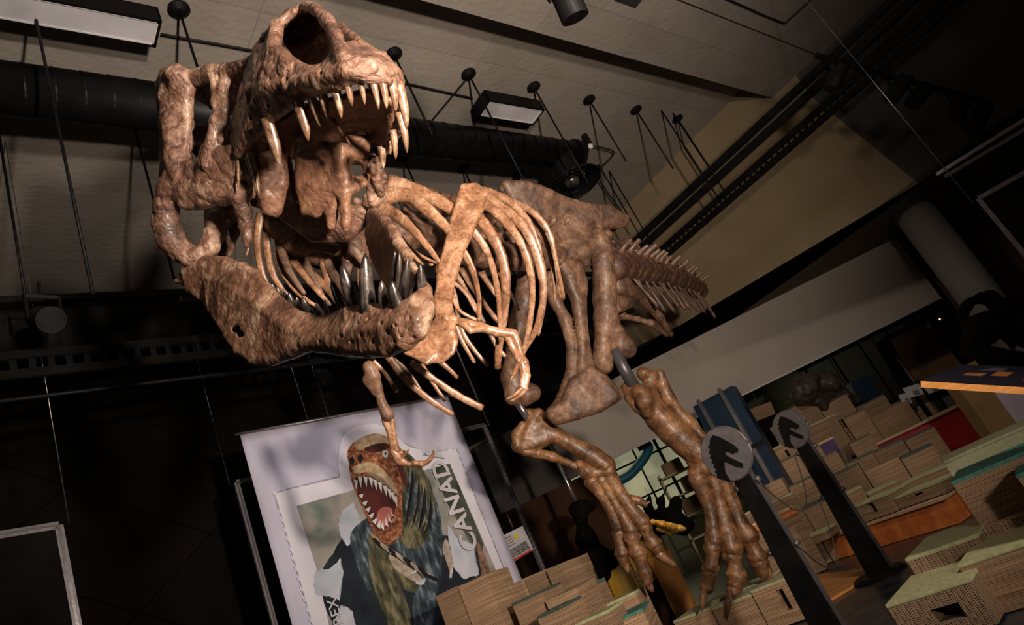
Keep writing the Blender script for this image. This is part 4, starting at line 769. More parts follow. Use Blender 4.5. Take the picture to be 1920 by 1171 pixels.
bm = bmesh.new(); tube_bm(bm, [q+[0, 0, -.42], q+[0, 0, -.47], q+[0, 0, -.50]], [.2, .33, .37], 36, False); put(from_bm('cone', bm, 'duct_black', None, True), df)
for r_, z_ in ((.37, -.50), (.25, -.47), (.15, -.46)):
    bm = bmesh.new(); pts = [q+np.array([math.cos(a)*r_, math.sin(a)*r_, z_]) for a in np.linspace(0, 2*math.pi, 33)]; tube_bm(bm, pts, .016, 6); put(from_bm('ring', bm, 'black_metal', None, True), df)
bm = bmesh.new(); tube_bm(bm, [q+[0, 0, -.44], q+[0, 0, -.5]], [.11, .08], 20); put(from_bm('core', bm, 'steel', None, True), df)
# conduits
def conduit(pts, z, label, r=.011):
    p = [G(x, y, z) for x, y in pts]; return tag(tube('conduit', spline(p, 3) if len(p) > 2 else p, r, 'cord_black'), label, 'conduit')
conduit([(302, 64), (475, 95), (640, 128), (760, 156), (886, 184)], 5.97, 'thin black conduit between the two trough lights')
conduit([(880, 142), (850, 178), (808, 228)], 5.97, 'short bent black conduit left of the short trough light')
conduit([(1112, 273), (1150, 283), (1143, 298), (1122, 320), (1125, 340), (1165, 395)], 5.9, 'black conduit curling from the white detector down past the diffuser')
conduit([(1350, -8), (1460, 40), (1480, 36), (1530, -10)], 5.49, 'black conduit bent in a V on the concrete beam at the top')
# detectors
t = thing('detector', 'small clear box detector on the ceiling at the end of the duct', 'detector', tuple(G(1085, 276, 5.8)))
g = G(1085, 276, 5.75); bm = bmesh.new(); add_box(bm, g-[.06, .06, 0], BE*.14, TR*.1, (0, 0, .1)); put(from_bm('case', bm, 'diffuser'), t)
bm = bmesh.new(); tube_bm(bm, [g+[0, .04, -.02], g+[0, .04, 0], g+[0, .04, .1]], [.02, .045, .045], 16); put(from_bm('lens', bm, 'steel', None, True), t)
g = G(1107, 274, 5.8); t = thing('detector', 'tiny white round detector right of the clear box on the ceiling', 'detector', tuple(g))
bm = bmesh.new(); tube_bm(bm, [g+[0, 0, -.04], g+[0, 0, -.03], g, g+[0, 0, .03], g+[0, 0, .04]], [.01, .03, .04, .03, .01], 14); put(from_bm('ball', bm, 'white_trim', None, True), t)
bm = bmesh.new(); tube_bm(bm, [g+[0, 0, .04], g+[0, 0, .2]], .045, 14); put(from_bm('base', bm, 'black_metal'), t)
# spotlights
def spotlight(p, aim, r, L, label, lensmat='black_metal', yoke=None, group=None):
    p = np.array(p); aim = np.array(aim, float)/np.linalg.norm(aim); t = thing('spotlight', label, 'spotlight', tuple(p), group)
    bm = bmesh.new(); tube_bm(bm, [p, p+aim*.02, p+aim*L, p+aim*L, p+aim*(L-.03)], [r*.8, r, r, r*.9, r*.88], 28); put(from_bm('body', bm, 'black_metal', None, False), t)
    bm = bmesh.new(); tube_bm(bm, [p+aim*(L-.035), p+aim*(L-.02), p+aim*(L-.012)], [r*.86, r*.6, r*.1], 20); put(from_bm('lens', bm, lensmat, None, True), t)
    sd = np.cross(aim, [0, 0, 1.]); sd /= np.linalg.norm(sd)+1e-6; m = p+aim*L*.45
    bm = bmesh.new(); u = yoke if yoke is not None else np.array([0, 0, .22])
    for s in (-1, 1): bar_bm(bm, m+sd*s*(r+.01), m+sd*s*(r+.01)+u*.8, .012, .03, tuple(aim))
    bar_bm(bm, m-sd*(r+.016)+u*.8, m+sd*(r+.016)+u*.8, .02, .02, tuple(aim)); bar_bm(bm, m+u*.8, m+u*1.3, .02, .02, tuple(aim)); put(from_bm('bracket', bm, 'black_metal'), t)
    return t
g = P(1045, -45, 3.2); spotlight(g, P(1078, 32, 3.2)-g, .068, .215, 'black cylinder spotlight pointing down at the top middle edge', 'matt_black')
g = P(1165, -14, 3.3); tag(slab('spotlight_bracket', [g, g+BE*.16, g+BE*.16+TR*.05, g+TR*.05], (0, 0, 1), .05, 'black_metal'), 'edge of a black bracket at the top edge right of the cylinder spotlight', 'bracket')
spotlight(P(-60, 604, 4.3), P(12, 605, 4.1)-P(-60, 604, 4.3), .07, .3, 'round black spotlight cut by the left edge below the rail', 'sign_grey')
g = P(76, 598, 4.4); spotlight(g, P(126, 601, 4.1)-g, .085, .2, 'black spotlight with a grey lens below the rail at the left', 'sign_grey')
g = P(594, 703, 6.4); spotlight(g, P(622, 710, 6.2)-g, .065, .2, 'small black spotlight just above the banner', 'diffuser')
g = P(262, 1098, 7.2); spotlight(g, P(276, 1106, 7)-g, .055, .15, 'tiny black spotlight low in the dark area at the bottom left', 'diffuser')
g = P(1558, 108, 6.0); 
for (x, y, x2, y2, d, lb) in ((1578, 122, 1566, 152, 6.2, 'leftmost black spotlight on the track at the top right'), (1698, 146, 1672, 182, 6.2, 'shiny black cylinder spotlight crossing the lower cable tray'), (1738, 160, 1716, 188, 6.4, 'black spotlight right of the shiny cylinder on the track'), (1808, 180, 1796, 208, 6.5, 'black spotlight with pale lens at the right part of the track'), (1850, 195, 1838, 220, 6.5, 'rightmost black spotlight on the track')):
    g = P(x, y, d); spotlight(g, P(x2, y2, d)-g, .075, .24, lb, 'steel', None)
a = P(1528, 104, 6.1); b = P(1860, 195, 6.6); rail('lighting_track', a, b, .04, .04, 'black lighting track carrying the spotlights at the top right', 'track')
g = P(1826, 240, 6.6); spotlight(g, (0, .05, -1), .06, .2, 'small black spotlight hanging below the right end of the track', 'steel')
# dark services on the left
g = G(0, 625, 3.9); tag(tube('air_duct', [g-BE*4, g+BE*6.5], .16, 'matt_black', seg=24), 'wide black duct crossing the dark area below the long rail', 'air duct')
g = G(0, 705, 3.4); a = g-BE*4; b = g+BE*6.4; t = thing('cable_tray', 'black cable tray with rungs in the dark area behind the lower jaw', 'cable tray', tuple(g))
bm = bmesh.new(); bar_bm(bm, a, b, .03, .06); bar_bm(bm, a+[0, 0, .14], b+[0, 0, .14], .03, .06); put(from_bm('rails', bm, 'matt_black'), t)
bm = bmesh.new()
for k in range(100): q = a+BE*k*.104; add_box(bm, q, BE*.04, TR*.02, (0, 0, .14))
put(from_bm('rungs', bm, 'matt_black'), t)
g = G(0, 752, 3.4); tag(tube('conduit', [g-BE*4, g+BE*6.5], .018, 'black_metal'), 'thin black pipe below the cable tray in the dark area', 'pipe')
# ------------------------------------------------------------ framed glass screens
NP = np.array([S2, -S2, 0])
def frame_poly(name, pts, d_or_p, n, w, dp, label, cat, mat='aluminium'):
    t = thing(name, label, cat, tuple(d_or_p))
    for a, b in zip(pts, pts[1:]):
        pa, pb = Wp(*a, d_or_p, n), Wp(*b, d_or_p, n); bm = bmesh.new(); bar_bm(bm, pa, pb, w, dp, tuple(n)); put(from_bm('frame_bar', bm, mat), t)
        e = np.array(n)*(dp*.5+.003); bm = bmesh.new(); bar_bm(bm, pa+e, pb+e, w*.35, .006, tuple(n)); put(from_bm('frame_lip', bm, 'steel'), t)
    return t
A1 = P(443, 905, 6.35)
F1 = frame_poly('glass_screen', [(520, 1190), (443, 905), (907, 797), (1020, 1070)], A1, NP, .045, .04, 'tall glass screen in a metal frame standing behind the banner', 'glass screen')
def glassmat():
    m, nt, b = newmat('glass'); b.inputs['Base Color'].default_value = (.9, .92, .92, 1); b.inputs['Transmission Weight'].default_value = 1; b.inputs['Roughness'].default_value = .03; b.inputs['IOR'].default_value = 1.45; MATS['glass'] = m
glassmat()
pts = [Wp(*q, A1, NP) for q in ((520, 1190), (443, 905), (907, 797), (1020, 1070))]; z0 = min(p[2] for p in pts)
a, b = pts[1], pts[2]; put(slab('glass_pane', [(a[0], a[1], .02), (b[0], b[1], .02), b, a], -NP, .008, 'glass'), F1)
sh = [Wp(*q, A1+NP*.03, NP) for q in ((930, 990), (962, 982), (990, 1030), (948, 1050))]
sheet = tag(slab('notice_sheet', [Wp(*q, A1+NP*.03, NP) for q in ((934, 1008), (980, 985), (1000, 1030), (958, 1056))], NP, .003, 'paper_white'), 'small printed white notice with photos on the glass right of the banner', 'notice')
noise_mat('print_yellow', (.6, .55, .05), (.7, .62, .08), 3, .6, 0); noise_mat('print_red', (.4, .04, .03), (.5, .06, .04), 3, .6, 0); noise_mat('print_photo', (.05, .05, .05), (.35, .33, .33), 60, .6, 0)
def decal(name, px, p0, n, off, mat, par, th=.0015): return put(slab(name, [Wp(*q, np.array(p0)+np.array(n)*off, n) for q in px], n, th, mat), par)
decal('yellow_patch', [(962, 1004), (970, 998), (974, 1006), (966, 1011)], A1, NP, .036, 'print_yellow', sheet)
decal('photo_strip', [(952, 1032), (986, 1013), (994, 1028), (960, 1047)], A1, NP, .036, 'print_photo', sheet)
decal('red_strip', [(960, 1049), (996, 1029), (998, 1032), (962, 1053)], A1, NP, .036, 'print_red', sheet)
for i in range(4): decal('text_line', [(940+i*3, 1012+i*4.5), (957+i*3, 1003+i*4.5), (958+i*3, 1005+i*4.5), (941+i*3, 1014+i*4.5)], A1, NP, .036, 'print_photo', sheet)
A2 = P(110, 985, 4.6)
F2 = frame_poly('hanging_screen', [(-40, 1010), (110, 985), (150, 1200)], A2, NP, .05, .03, 'black hanging screen in a metal frame at the bottom left corner', 'screen')
a = Wp(-40, 1010, A2, NP); b = Wp(110, 985, A2, NP); a = a-BE*.5
put(slab('panel', [(a[0], a[1], a[2]-1.3), (b[0], b[1], b[2]-1.3), b, a], -NP, .01, 'matt_black'), F2)
def wire(name, p, q, label): return tag(tube(name, [p, q], .0035, 'steel'), label, 'wire')
g = A2+BE*.06; wire('suspension_wire', g, (g[0], g[1], CL), 'thin steel wire holding the black screen at the bottom left')
g = A1-BE*.06; wire('suspension_wire', g, (g[0], g[1], CL), 'thin steel wire holding the corner of the screen left of the banner')
# top right frame and rails
A3 = P(1835, 372, 5.5); n3 = np.array([S2, S2, 0])
F3 = frame_poly('hanging_screen', [(1990, 285), (1835, 372), (1975, 540)], A3, n3, .035, .03, 'black hanging screen in a metal frame at the right edge', 'screen')
a = Wp(1990, 285, A3, n3); b = A3; put(slab('panel', [(b[0], b[1], b[2]-1.2), (a[0], a[1], a[2]-1.2), a, b], n3, .01, 'matt_black'), F3)
g = A3+TR*.05; wire('suspension_wire', g, (g[0], g[1], CL), 'thin steel wire holding the black screen at the right edge')
for i, (pa, pb, lb) in enumerate((((1757, 327), (1990, 182), 'upper of the two pale rails above the black screen at the right'), ((1772, 331), (1990, 202), 'lower of the two pale rails above the black screen at the right'))):
    a = P(*pa, 6.0); bm = bmesh.new(); bar_bm(bm, a, a+(Wp(*pb, a, n3)-a), .03, .04, tuple(n3)); tag(from_bm('pale_rail', bm, 'aluminium'), lb, 'rail', 'pale rails')
# thin steel wires hanging above the banner
for x, y, x2, y2, d, lb in ((548, 690, 578, 788, 6.6, 'thin steel wire above the left part of the banner'), (585, 665, 617, 782, 6.5, 'thin steel wire hanging beside the small spotlight above the banner'), (865, 640, 900, 760, 6.8, 'left of two thin wires between belly ribs and far knee'), (878, 680, 918, 798, 6.8, 'right of two thin wires between belly ribs and far knee')):
    a = P(x2, y2, d); wire('suspension_wire', a, (a[0], a[1], 5.98), lb)
# ------------------------------------------------------------ banner
BT = P(450, 815, 6.0); BD = NP
bn = thing('hanging_banner', 'pale lilac banner printed with a roaring dinosaur on a perforated stamp', 'banner', tuple(BT))
noise_mat('banner_cloth', (.52, .50, .62), (.57, .55, .68), 1.5, .8, .06); noise_mat('stamp_white', (.68, .66, .74), (.74, .72, .79), 2, .8, 0)
noise_mat('print_sky', (.12, .17, .15), (.42, .37, .33), 3.2, .8, 0, detail=3); noise_mat('print_dark', (.008, .012, .02), (.02, .03, .04), 4, .8, 0); noise_mat('print_torn', (.62, .62, .70), (.36, .44, .50), 4, .8, 0)
noise_mat('print_skin', (.025, .03, .018), (.24, .21, .12), 22, .75, 0, c3=(.10, .095, .05), stretch=(1, 1, .35)); noise_mat('print_rust', (.09, .025, .012), (.46, .24, .13), 26, .75, 0, c3=(.27, .09, .04))
noise_mat('print_blue', (.012, .022, .03), (.20, .24, .28), 20, .75, 0, c3=(.05, .075, .09), stretch=(1, 1, .4)); noise_mat('print_mouth', (.03, .008, .008), (.10, .02, .018), 5, .75, 0); noise_mat('print_tongue', (.38, .12, .10), (.5, .18, .15), 6, .75, 0)
noise_mat('print_tooth', (.55, .56, .55), (.7, .7, .68), 6, .7, 0); noise_mat('print_tan', (.32, .22, .12), (.55, .42, .26), 20, .75, 0); noise_mat('print_letter', (.50, .49, .52), (.6, .58, .62), 3, .7, 0); noise_mat('print_fur', (.10, .06, .05), (.36, .20, .14), 22, .8, 0); noise_mat('print_black', (.006, .006, .008), (.012, .012, .014), 5, .8, 0)
noise_mat('print_pale', (.30, .24, .19), (.5, .42, .34), 20, .8, 0)
W_ = 2.25; b1 = BT+BE*W_; 
nx, nz = 30, 30; bm = bmesh.new(); gv = []
for j in range(nz+1):
    for i in range(nx+1):
        u = i/nx; z = BT[2]-(BT[2]-.35)*j/nz; gv.append(bm.verts.new(Vector(BT+BE*W_*u)+Vector(NP)*(.010*math.sin(u*13+1)*(1-j/nz)**2-.012)+Vector((0, 0, z-BT[2]))))
for j in range(nz):
    for i in range(nx): k = j*(nx+1)+i; bm.faces.new((gv[k], gv[k+1], gv[k+nx+2], gv[k+nx+1]))
cl = from_bm('cloth', bm, 'banner_cloth', None, True); sm = cl.modifiers.new('t', 'SOLIDIFY'); sm.thickness = .004; put(cl, bn)
put(tube('top_pole', [BT-BE*.04+[0, 0, .01], b1+BE*.04+[0, 0, .01]], .014, 'aluminium'), bn)
def bl(u, z): return BT*[1, 1, 0]+BE*u+np.array([0, 0, z])
layer = [0]
def pr(name, pts, mat, par=None, px=True, smooth=True):
    layer[0] += 1; off = .012+.0005*layer[0]
    p = [Wp(*q, BT, NP) if px else bl(*q) for q in pts]
    if smooth and px and len(p) > 4:
        c = [p[-1]]+p+[p[0], p[1]]; q = []
        for i in range(1, len(c)-2):
            for j in range(4):
                t_ = j/4; q.append(.5*((2*c[i])+(-c[i-1]+c[i+1])*t_+(2*c[i-1]-5*c[i]+4*c[i+1]-c[i+2])*t_*t_+(-c[i-1]+3*c[i]-3*c[i+1]+c[i+2])*t_**3))
        p = q
    bm = bmesh.new(); f = bm.faces.new([bm.verts.new(Vector(v+NP*off)) for v in p]); bmesh.ops.triangulate(bm, faces=[f], ngon_method='EAR_CLIP')
    me = bpy.data.meshes.new(name); bm.to_mesh(me); bm.free(); return put(mesh_obj(name, me, mat), par or bn)
# perforated stamp outline
def scallop(u0, z0, u1, z1, n, r):
    out = []; a = np.array([u0, z0]); b = np.array([u1, z1]); L = np.linalg.norm(b-a); d = (b-a)/L; nn = np.array([d[1], -d[0]])
    for i in range(n):
        c = a+(b-a)*(i+.5)/n
        out.append(c-d*r*1.25)
        for k in range(7): an = math.pi*k/6; out.append(c-d*r*math.cos(an)+nn*r*math.sin(an))
        out.append(c+d*r*1.25)
    return out
u0, u1, zt, zb = .13, 2.10, 2.52, .5
stamp = scallop(u0, zt, u1, zt, 22, .024)+scallop(u1, zt, u1, zb, 24, .024)+scallop(u1, zb, u0, zb, 22, .024)+scallop(u0, zb, u0, zt, 24, .024)
st = pr('stamp_sheet', [tuple(s) for s in stamp], 'stamp_white', px=False)
halo = pr('head_outline', [(640, 900), (634, 850), (645, 815), (668, 800), (700, 796), (725, 803), (745, 820), (765, 838), (790, 848), (780, 900), (700, 960)], 'stamp_white')
art = pr('picture_ground', [(555, 949), (842, 869), (955, 1130), (962, 1200), (640, 1300), (600, 1090)], 'print_sky', smooth=False)
noise_mat('print_green', (.02, .03, .02), (.09, .10, .07), 5, .8, 0); pr('dark_bank', [(812, 878), (842, 869), (905, 1020), (900, 1050), (870, 1000), (835, 940)], 'print_green', art, smooth=False)
pr('dark_gap', [(640, 1010), (700, 980), (780, 1000), (860, 1010), (905, 1060), (900, 1180), (760, 1260), (650, 1200), (606, 1130), (612, 1075)], 'print_dark', art)
def jag(pts, n=5, amp=4):
    out = []
    for i, p in enumerate(pts):
        q = pts[(i+1) % len(pts)]
        for k in range(n): u = k/n; out.append((p[0]+(q[0]-p[0])*u+random.uniform(-amp, amp)*(k > 0), p[1]+(q[1]-p[1])*u+random.uniform(-amp, amp)*(k > 0)))
    return out
for c in ([(662, 942), (640, 960), (633, 985), (640, 1010), (650, 1024), (664, 1010), (676, 985)], [(592, 1070), (615, 1062), (636, 1042), (642, 1080), (636, 1126), (616, 1118), (594, 1118), (586, 1096)], [(638, 1134), (660, 1146), (672, 1196), (640, 1200), (628, 1165)], [(838, 985), (860, 1012), (884, 1020), (896, 1078), (870, 1086), (848, 1062)]):
    pr('torn_paper', jag(c, 5, 2.2), 'print_torn', art, smooth=False)
pr('dark_rim', jag([(604, 1066), (622, 1040), (640, 1020), (646, 1030), (630, 1056), (612, 1068)], 4, 1.5), 'print_dark', art, smooth=False)
pr('fur_edge', [(893, 1018), (905, 1035), (920, 1075), (932, 1120), (915, 1120), (902, 1080)], 'print_fur', art)
din = pr('dinosaur_body', [(700, 960), (730, 905), (770, 880), (800, 905), (820, 950), (828, 1000), (826, 1050), (808, 1090), (790, 1110), (760, 1108), (725, 1080), (700, 1060), (692, 1110), (668, 1060), (655, 1010), (668, 985)], 'print_blue')
pr('belly_bands', [(690, 1000), (708, 1020), (740, 1050), (780, 1070), (805, 1078), (790, 1105), (755, 1105), (718, 1075), (695, 1040)], 'print_skin', din)
pr('leg', [(690, 1035), (715, 1060), (740, 1085), (758, 1120), (770, 1180), (735, 1190), (716, 1140), (698, 1100)], 'print_skin', din)
pr('leg', [(800, 1060), (822, 1045), (826, 1085), (815, 1120), (810, 1180), (778, 1185), (772, 1130), (780, 1105)], 'print_blue', din)
pr('arm', [(835, 1010), (845, 1040), (848, 1060), (844, 1086), (838, 1060), (828, 1030)], 'print_pale', din)
pr('arm', [(728, 1040), (760, 1060), (785, 1080), (790, 1092), (770, 1088), (738, 1066)], 'print_pale', din)
for c in ([(844, 1060), (848, 1072), (840, 1086), (842, 1072)], [(772, 1072), (778, 1068), (776, 1064), (782, 1062), (778, 1074), (768, 1076)], [(778, 1090), (790, 1092), (796, 1084), (792, 1096), (780, 1096)]): pr('claw_print', c, 'print_tooth', din)
hd = pr('dinosaur_head', [(652, 868), (650, 848), (660, 832), (680, 820), (705, 815), (728, 822), (748, 840), (762, 862), (776, 890), (780, 925), (772, 965), (755, 1000), (730, 1022), (712, 1018), (700, 1000), (690, 980), (672, 940), (658, 905)], 'print_rust')
pr('neck_folds', [(752, 846), (776, 862), (800, 895), (812, 935), (816, 975), (800, 1010), (775, 1030), (748, 1015), (762, 985), (774, 940), (774, 900)], 'print_skin', hd)
pr('brow_crest', [(664, 830), (684, 818), (706, 814), (728, 822), (744, 836), (732, 838), (708, 832), (690, 838), (672, 846)], 'print_tan', hd)
pr('eye_ridge', [(682, 842), (702, 834), (722, 832), (728, 840), (710, 848), (692, 850)], 'print_mouth', hd)
pr('eye', [(715, 848), (721, 845), (726, 850), (722, 859), (716, 856)], 'print_tooth', hd); pr('pupil', [(719, 850), (722, 849), (723, 853), (720, 855)], 'print_black', hd)
pr('nostril', [(654, 862), (659, 857), (663, 864), (660, 873), (655, 870)], 'print_black', hd); pr('nostril', [(669, 858), (675, 853), (679, 860), (676, 868), (670, 866)], 'print_black', hd)
for c in ([(662, 876), (690, 868), (712, 878), (735, 905), (746, 930), (736, 922), (715, 898), (690, 886), (664, 890)], [(744, 848), (752, 870), (760, 900), (764, 925), (754, 905), (744, 880), (738, 858)], [(690, 1000), (704, 1008), (722, 1012), (738, 1002), (750, 975), (744, 1004), (724, 1020), (702, 1014)]): pr('skin_fold', c, 'print_mouth' if c[0][0] == 744 else 'print_tan', hd)
for k in range(9):
    x = 766+k*5.5; pr('neck_stripe', [(x, 868+k*9), (x+3, 900+k*9), (x-2, 940+k*7), (x-14, 985+k*3), (x-6, 940+k*7), (x-1, 900+k*9)], 'print_black' if k % 2 else 'print_blue', hd)
for k in range(7):
    x = 700+k*14; y = 1010+k*9; pr('belly_stripe', [(x, y), (x+16, y+14), (x+34, y+22), (x+30, y+26), (x+12, y+18), (x-3, y+5)], 'print_pale' if k % 2 else 'print_black', din)
mo = pr('mouth', [(662, 902), (672, 896), (694, 896), (712, 908), (730, 920), (738, 938), (738, 958), (730, 980), (714, 996), (700, 988), (686, 958), (670, 930)], 'print_mouth', hd)
pr('tongue', [(706, 960), (718, 952), (732, 956), (732, 970), (722, 986), (712, 992), (704, 980)], 'print_tongue', mo)
up = [(664, 903), (672, 898), (682, 897), (692, 899), (700, 903), (709, 908), (718, 914), (726, 920), (732, 926), (737, 934)]
for (x, y) in up: pr('printed_tooth', [(x-4, y-2), (x+4, y), (x+3+(x-700)*.03, y+19)], 'print_tooth', mo, smooth=False)
lowt = [(672, 934, 6, -6), (678, 948, 8, -7), (684, 960, 8, -8), (690, 972, 8, -9), (697, 983, 7, -11), (705, 991, 5, -14), (713, 994, 1, -16), (721, 988, -2, -17), (728, 981, -5, -15), (734, 971, -7, -12)]
for (x, y, dx, dy) in lowt: pr('printed_tooth', [(x-3, y-3), (x+4, y+3), (x+dx, y+dy)], 'print_tooth', mo, smooth=False)
pr('jaw_stripe', [(700, 1000), (716, 1004), (736, 990), (745, 968), (752, 975), (742, 1002), (724, 1020), (712, 1018)], 'print_rust', hd)
def text(name, s, p, xdir, ydir, size, mat, par, spacing=1.0, ext=.0015, bold=0):
    c = bpy.data.curves.new(name, 'FONT'); c.body = s; c.size = size; c.extrude = ext; c.offset = bold; c.space_character = spacing; c.resolution_u = 3
    o = bpy.data.objects.new(name+'_tmp', c); COL.objects.link(o); dg = bpy.context.evaluated_depsgraph_get(); me = bpy.data.meshes.new_from_object(o.evaluated_get(dg)); bpy.data.objects.remove(o)
    x = Vector(xdir).normalized(); y = Vector(ydir).normalized(); z = x.cross(y); m = Matrix.Identity(4)
    for i in range(3): m[i][0] = x[i]; m[i][1] = y[i]; m[i][2] = z[i]; m[i][3] = p[i]
    me.transform(m); me.materials.clear(); me.name = name; return put(mesh_obj(name, me, mat), par)
ca_ = Wp(893, 1030, BT, NP)+NP*.052; cb_ = Wp(847, 882, BT, NP)+NP*.052
text('country_lettering', 'CANADA', ca_, (0, 0, 1), -BE, .255, 'print_letter', bn, 1.06, .0015, .006)
ra_ = Wp(640, 1171, BT, NP)+NP*.052; text('small_lettering', 'REX', ra_, (0, 0, 1), -BE, .12, 'print_letter', bn, 1.0, .0015, .001)
# ------------------------------------------------------------ stacked cardboard blocks
LIN = {'G': 'lining_green', 'T': 'lining_teal', 'D': 'lining_dark', 'Y': 'lining_grey'}
def block(A, w, dep, h, yaw, lin, label, slot=None, flute=False, group='cardboard seating blocks'):
    # A: top left front corner; e1 to the right (coming nearer), e2 to the back
    a = math.radians(yaw); e1 = np.array([math.cos(a), -math.sin(a), 0]); e2 = np.array([math.sin(a), math.cos(a), 0])
    o = A-[0, 0, h]; t = thing('cardboard_block', label, 'cardboard block', tuple(o), group)
    me = bpy.data.meshes.new('body'); bm = bmesh.new(); lt = .018
    if slot is None: add_box(bm, (0, 0, 0), (w-.004, 0, 0), (0, dep, 0), (0, 0, h-lt))
    else:
        x0, x1, z0, z1 = slot; x0 *= w; x1 *= w; z0 *= h; z1 *= h; H = h-lt; wd = w-.004; q = .16
        add_box(bm, (0, 0, 0), (x0, 0, 0), (0, q, 0), (0, 0, H)); add_box(bm, (x1, 0, 0), (wd-x1, 0, 0), (0, q, 0), (0, 0, H))
        if z0 > .005: add_box(bm, (x0, 0, 0), (x1-x0, 0, 0), (0, q, 0), (0, 0, z0))
        if z1 < H-.005: add_box(bm, (x0, 0, z1), (x1-x0, 0, 0), (0, q, 0), (0, 0, H-z1))
        add_box(bm, (0, q, 0), (wd, 0, 0), (0, dep-q, 0), (0, 0, H))
    bmesh.ops.recalc_face_normals(bm, faces=bm.faces); bm.to_mesh(me); bm.free()
    ob = bpy.data.objects.new('body', me); COL.objects.link(ob); me.materials.append(MATS['card_flute' if flute else 'card_edge'])
    M_ = Matrix(((e1[0], e2[0], 0, o[0]), (e1[1], e2[1], 0, o[1]), (0, 0, 1, o[2]), (0, 0, 0, 1))); ob.matrix_basis = M_; put(ob, t)
    if lin:
        bm = bmesh.new(); add_box(bm, (-.004, -.004, h-lt), (w+.004, 0, 0), (0, dep+.006, 0), (0, 0, lt)); bmesh.ops.bevel(bm, geom=bm.edges[:], offset=.004, segments=2, affect='EDGES')
        c = from_bm('top_sheet', bm, LIN[lin]); c.matrix_basis = M_; put(c, t)
    return t
def wsolve(A, yaw, xr):
    a = math.radians(yaw); e1 = np.array([math.cos(a), -math.sin(a), 0]); n = RT*FPX-FW*(xr-960)
    return float(-np.dot(A-CAM, n)/np.dot(e1, n))
def blk(xl, yl, d, xr, h, lin, label, dep=.45, yaw=38, slot=None, flute=False, z=None):
    A = P(xl, yl, d) if z is None else G(xl, yl, z); w = wsolve(A, yaw, xr); return block(A, w, dep, h, yaw, lin, label, slot, flute)
# near right group
blk(1660, 1133, 0, 1819, .19, 'G', 'low front block with pale green top and square hole, nearest the bottom edge', z=.2, slot=(.42, .74, .30, .62), flute=True, dep=.46)
blk(1697, 1047, 3.42, 1832, .3, 'G', 'fluted cardboard block with a pale green top, directly behind the low front block', flute=True, dep=.46)
A_ = G(1795, 1058, .235); block(A_, .75, .46, .23, 38, 'G', 'pale green topped block with a tall slot at the right edge of the picture', slot=(.56, .75, .3, .9))
blk(1783, 903, 3.45, 1990, .36, 'T', 'thick teal topped block of layered cardboard at the right edge', dep=.5, yaw=30)
blk(1904, 890, 3.0, 2060, .22, 'T', 'teal topped block cut off by the right edge, in front of the thick one', dep=.3, yaw=30)
blk(1830, 988, 3.3, 2060, .5, None, 'fluted cardboard block under the thick teal topped one', dep=.5, flute=True, yaw=32)
yb = blk(1768, 865, 4.1, 1990, .30, 'Y', 'wide grey sided block behind the thick teal topped one', dep=.6, yaw=24)
for c in yb.children: c.data.materials[0] = MATS['lining_grey']
bpy.data.objects['body'].name = 'body'
# terrace rows: every row follows one line; each entry is (x right, y of the top left corner, top, label, slot)
def row(x0, y0, d, yaw, items, dep=.42, zb=0):
    A = P(x0, y0, d); a = math.radians(yaw); e1 = np.array([math.cos(a), -math.sin(a), 0]); e2 = np.array([math.sin(a), math.cos(a), 0])
    for k, it in enumerate(items):
        xr, yt, lin, lab = it[:4]; w = wsolve(A, yaw, xr)
        if lab:
            z = zat(A[0], A[1], yt); off = (k % 2)*.035
            h = z-max(zb, .002)-.004 if not (len(it) > 5) else z-it[5]; block(np.array([A[0], A[1], z])+e2*off, w-.006, dep-off, h, yaw, lin, lab, it[4] if len(it) > 4 else None)
        A = A+e1*w
ZR = P(1740, 790, 8.25)[2]+.04
row(1474, 770, 10.1, 16, [(1524, 768, 'D', 'dark topped block at the left end of the highest back row'), (1576, 762, 'D', 'second block from the left in the highest back row'), (1628, 763, 'D', 'block with a dark top just right of the brown fossil skull'), (1684, 757, 'D', 'tall block in the highest row, left of the white notices')])
row(1442, 800, 9.45, 16, [(1484, 800, None, 'bare cardboard block beside the blue cabinet, upper row'), (1548, 806, 'G', 'green edged block under the highest row, behind the far post'), (1594, 786, 'D', 'narrow block right of a dark gap in the upper row', (.01, .14, .6, .99)), (1662, 780, None, 'large bare block in the middle of the upper terrace'), (1706, 790, 'G', 'small green edged block above the red platform, left one', (.7, .8, .7, .97), ZR), (1772, 770, 'G', 'long green edged block above the red platform, right one', None, ZR)])
row(1439, 845, 8.8, 18, [(1502, 845, 'G', 'green edged block with a small slot right of the blue cabinet', (.4, .48, .86, .93)), (1520, 836, None, 'narrow bare block behind the sign of the far post'), (1562, 842, None, None), (1602, 830, 'D', 'dark edged block just right of the purple strip')])
row(1436, 880, 8.15, 20, [(1497, 878, 'D', 'dark edged block below the blue cabinet'), (1556, 870, 'D', 'dark edged block behind the shaft of the far post'), (1606, 868, 'D', 'dark edged block right of the far post shaft'), (1660, 846, 'D', 'dark edged block under the red platform edge, left one'), (1716, 824, 'D', 'dark edged block under the red platform edge, right one')])
row(1412, 925, 7.55, 20, [(1468, 918, None, 'bare block between the two posts, upper left'), (1512, 912, 'D', 'bare block right behind the slack cable'), (1592, 905, 'D', 'dark topped block behind the middle of the far post shaft'), (1656, 882, None, 'large bare block with mixed grain in the centre of the terrace'), (1716, 858, 'D', 'bare block joined right of the large mixed grain block')])
row(1398, 965, 7.0, 14, [(1438, 962, 'G', 'small green topped block with a slot near the near post', (.4, .5, .6, .9)), (1488, 945, 'G', 'green edged block between the two posts'), (1540, 952, 'D', 'dark edged block beside the lower slack cable'), (1594, 935, 'G', 'green topped block just right of the far post shaft'), (1650, 925, 'G', 'green topped block above and behind the slotted one')], dep=.38)
